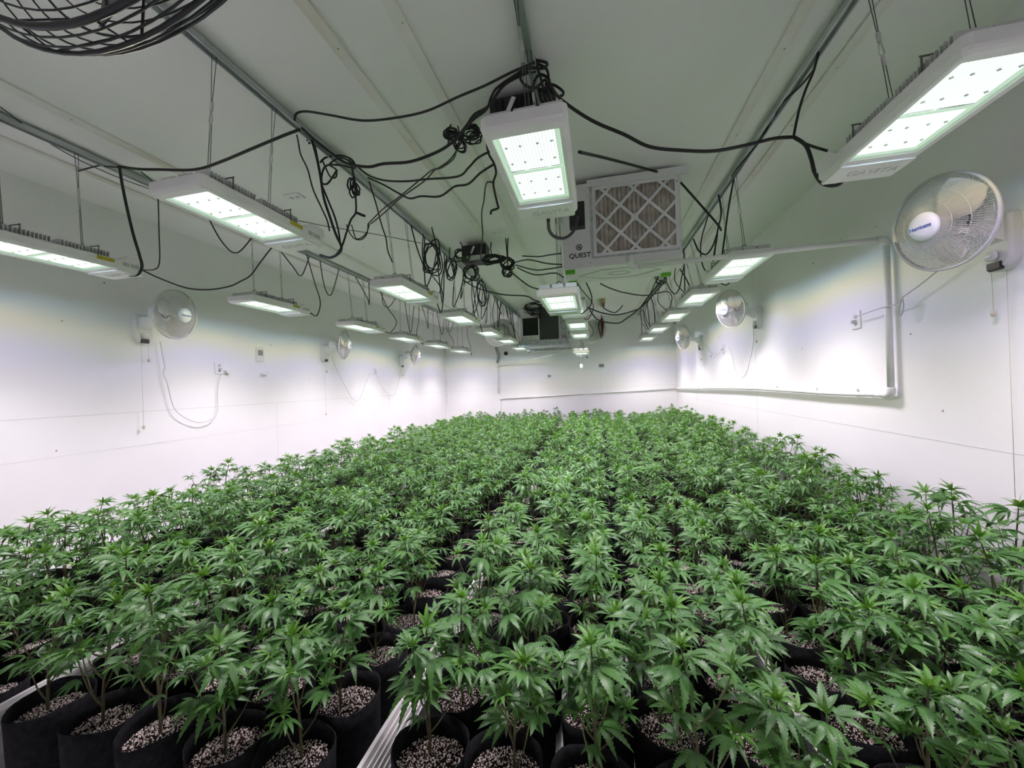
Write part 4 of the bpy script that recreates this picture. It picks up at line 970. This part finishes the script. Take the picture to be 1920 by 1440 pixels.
# cords around the far power box and dehumidifier
FARC = [([(979, 480), (1010, 481), (1030, 478), (1052, 475)], 'top'), ([(965, 492), (990, 487), (1025, 494), (1053, 496)], 'second'), ([(967, 497), (1002, 506), (1030, 504), (1054, 500)], 'third'), ([(970, 502), (1002, 515), (1040, 512), (1056, 520)], 'fourth'), ([(960, 512), (990, 535), (1005, 541), (1020, 546)], 'lowest')]
for p, nm in FARC: cable(p, 3.55, 2.95, .0058, '%s of the cords running from the far power box to the dehumidifier' % nm)
cable([(868, 525), (895, 540), (940, 552), (985, 555), (1000, 562), (1016, 567)], 4.0, 3.4, .0065, 'black cable swagged below the far power box to the middle row')
cable([(1126, 532), (1145, 541), (1172, 549), (1210, 554), (1245, 547), (1256, 549), (1260, 560), (1256, 577)], 3.4, 4.6, .006, 'black cable sagging from behind the dehumidifier to the right row')
cable([(1101, 576), (1130, 587), (1160, 590), (1190, 582), (1200, 577), (1215, 557), (1240, 527)], 5.2, 5.6, .0085, 'upper black cable swagged across the back to the right rail')
cable([(1105, 580), (1122, 600), (1157, 606), (1175, 597), (1197, 580), (1218, 560), (1245, 530)], 5.2, 5.6, .0085, 'lower black cable swagged across the back to the right rail')
cable([(1131, 566), (1133, 578), (1150, 586), (1160, 582), (1168, 572)], 6.95, 6.8, .009, 'short cord end dangling by the wooden block')
for k, (pts, y0, y1) in enumerate(((([(1347, 365), (1352, 400), (1345, 435), (1338, 488)]), 2.9, 3.2), (([(1376, 335), (1366, 390), (1358, 450), (1354, 480)]), 2.85, 3.1), (([(1300, 448), (1310, 470), (1324, 477), (1336, 462), (1344, 440)]), 3.3, 3.0), (([(1282, 467), (1283, 500), (1284, 546)]), 3.6, 4.0),
        (([(1345, 440), (1341, 465), (1337, 490)]), 3.1, 3.2), (([(1250, 530), (1258, 545), (1266, 551), (1274, 540), (1278, 520), (1282, 500)]), 4.6, 4.2), (([(1235, 520), (1228, 530), (1222, 545), (1216, 558)]), 5.2, 5.6), (([(1275, 505), (1285, 520), (1293, 536)]), 4.0, 4.2),
        (([(1220, 556), (1226, 575), (1228, 605)]), 5.7, 5.9), (([(1200, 578), (1203, 600), (1203, 628)]), 7.0, 7.6), (([(1206, 580), (1210, 605), (1216, 618)]), 6.5, 6.6), (([(1213, 565), (1216, 590), (1218, 612)]), 6.4, 6.5))):
    cable(pts, y0, y1, .0062, 'black cord hanging in the row along the right wall, %s one from the front' % ORD[k + 1])
# coils of spare cord
def coil(px, py, Y, rx, rz, loops, r, label, seed, tilt=.5):
    rc = random.Random(seed); c = at(px, py, Y=Y); c.z = min(c.z, HC - rz * 1.2 - .02); P = []
    for k in range(loops * 14):
        t = 2 * math.pi * k / 14; w_ = 1 + .16 * math.sin(t * .37 + seed) + rc.uniform(-.05, .05)
        P.append(Vector((rx * w_ * math.cos(t + tilt * math.sin(t * .2)), .03 * math.sin(t * .31 + seed) + rc.uniform(-.006, .006), rz * w_ * math.sin(t) + .01 * math.sin(t * .5))))
    hang = RZ - .03 - c.z
    P.append(Vector((rc.uniform(-rx, rx) * .5, 0, rz * 1.3)))
    if rz * 1.4 < hang < .45: P.append(Vector((rc.uniform(-rx, rx) * .3, 0, hang)))
    o = MB().tube(smooth_pts(P, 2), r, 6).build('cord_coil', 'black'); o.location = c; tag(o, label, 'coil', 'coils of spare black cord')
coil(848, 254, 1.92, .038, .022, 6, .0045, 'small black cord coil left of the power box behind the middle light', 1)
coil(884, 252, 1.92, .045, .034, 8, .0042, 'black cord bundle with many loops beside the ceiling batten', 2)
coil(862, 272, 1.94, .026, .028, 5, .004, 'small black cord bundle hanging under the coils', 3)
coil(810, 484, 3.1, .075, .13, 5, .0058, 'large black cord coil hanging from the second rail', 4)
coil(662, 350, 2.05, .022, .045, 4, .005, 'narrow black cord coil hanging at the second rail plug', 12)
coil(866, 478, 3.5, .07, .05, 4, .0058, 'black cord coil left of the far power box', 5)
coil(882, 512, 3.7, .075, .07, 5, .0058, 'black cord tangle below the far power box', 6)
coil(925, 486, 3.6, .10, .035, 6, .0062, 'flat black cord tangle right of the far power box', 7)
coil(951, 494, 3.55, .06, .05, 6, .0062, 'round black cord tangle right of the flat one', 8)
coil(951, 510, 3.55, .042, .045, 5, .0055, 'small black cord coil dangling under the round tangle', 9)
coil(1000, 572, 6.6, .14, .06, 5, .009, 'black cord coil on top of the cooling unit', 10)
coil(1240, 521, 4.9, .06, .06, 4, .0055, 'black cord coil hanging from the right rail', 11)
coil(845, 505, 3.6, .05, .10, 4, .0055, 'slack black cord loops between the second and third lights', 14)
coil(903, 545, 4.9, .06, .16, 3, .006, 'long slack black cord loops far along the second rail', 15)
rd = random.Random(21)
for k in range(16):   # cords dangling from the second rail towards the back
    y = 3.0 + k * .27; x = railx('B', y); zt = RZ - .035; ln = rd.uniform(.25, .62); dx = rd.uniform(-.12, .12); dy = rd.uniform(.05, .35)
    P = [Vector((x, y, zt)), Vector((x + dx * .6, y + dy * .2, zt - ln * .6)), Vector((x + dx, y + dy * .5, zt - ln)), Vector((x + dx * .4, y + dy * .8, zt - ln * .55)), Vector((x, y + dy, zt))]
    if k % 3 == 0: P = P[:3] + [Vector((x + dx * 1.3, y + dy * .6, zt - ln * 1.15))]
    o = MB().tube([p - P[0] for p in smooth_pts(P, 6)], .0058, 6).build('power_cable', 'black'); o.location = P[0]
    tag(o, 'slack black cord under the second rail from the left, %s cord from the front' % ORD[k + 1], 'cable', 'loose black power cables')
for k in range(9):
    y = 2.3 + k * .62; x = railx('A', y); zt = RZ - .035; ln = rd.uniform(.2, .5); dx = rd.uniform(-.1, .1); dy = rd.uniform(.15, .5)
    P = [Vector((x, y, zt)), Vector((x + dx, y + dy * .3, zt - ln * .8)), Vector((x + dx * .7, y + dy * .6, zt - ln)), Vector((x, y + dy, zt))]
    o = MB().tube([p - P[0] for p in smooth_pts(P, 6)], .0052, 6).build('power_cable', 'black'); o.location = P[0]
    tag(o, 'slack black cord under the leftmost rail, %s cord from the front' % ORD[k + 1], 'cable', 'loose black power cables')
# white fan cords on the walls
def wall_cord(pts, wall, off, label):
    X = XL + off if wall == 'L' else XR - off
    P = [at(p[0], p[1], X=X) for p in pts]; o0 = P[0].copy(); o = MB().tube([p - o0 for p in smooth_pts(P, 6)], .0035, 6).build('fan_cord', 'cord_white'); o.location = o0
    tag(o, label, 'cord', 'white fan cords')
wall_cord([(300, 640), (306, 672), (309, 690), (306, 700), (314, 720), (321, 750), (330, 770), (350, 785), (375, 792), (398, 785), (408, 768), (408, 745), (410, 720), (414, 702)], 'L', .035, 'white cord looping from the front left fan to its outlet')
wall_cord([(622, 668), (630, 690), (645, 720), (658, 744), (664, 750), (672, 752), (680, 735), (690, 710), (696, 698)], 'L', .035, 'white cord looping from the middle left fan to the outlet')
wall_cord([(705, 700), (715, 720), (724, 735), (735, 742), (740, 738), (748, 715), (752, 690)], 'L', .035, 'white cord looping from the far left fan to the outlet')
wall_cord([(1770, 498), (1730, 530), (1700, 552), (1692, 558), (1680, 570), (1650, 578), (1615, 590), (1600, 594)], 'R', .05, 'white cord slanting from the front right fan to its outlet')
wall_cord([(1692, 556), (1694, 575), (1690, 590), (1685, 590), (1686, 575), (1692, 560)], 'R', .05, 'bundled white cord loop beside the vertical pipe')
wall_cord([(1411, 605), (1413, 640), (1405, 680), (1398, 702), (1388, 708), (1378, 690), (1372, 665), (1366, 650)], 'R', .035, 'white cord looping from the middle right fan to its outlet')
wall_cord([(1318, 640), (1328, 655), (1336, 664), (1332, 670), (1338, 660), (1345, 665), (1355, 655)], 'R', .035, 'white cord bunched between the far right fan and its outlet')
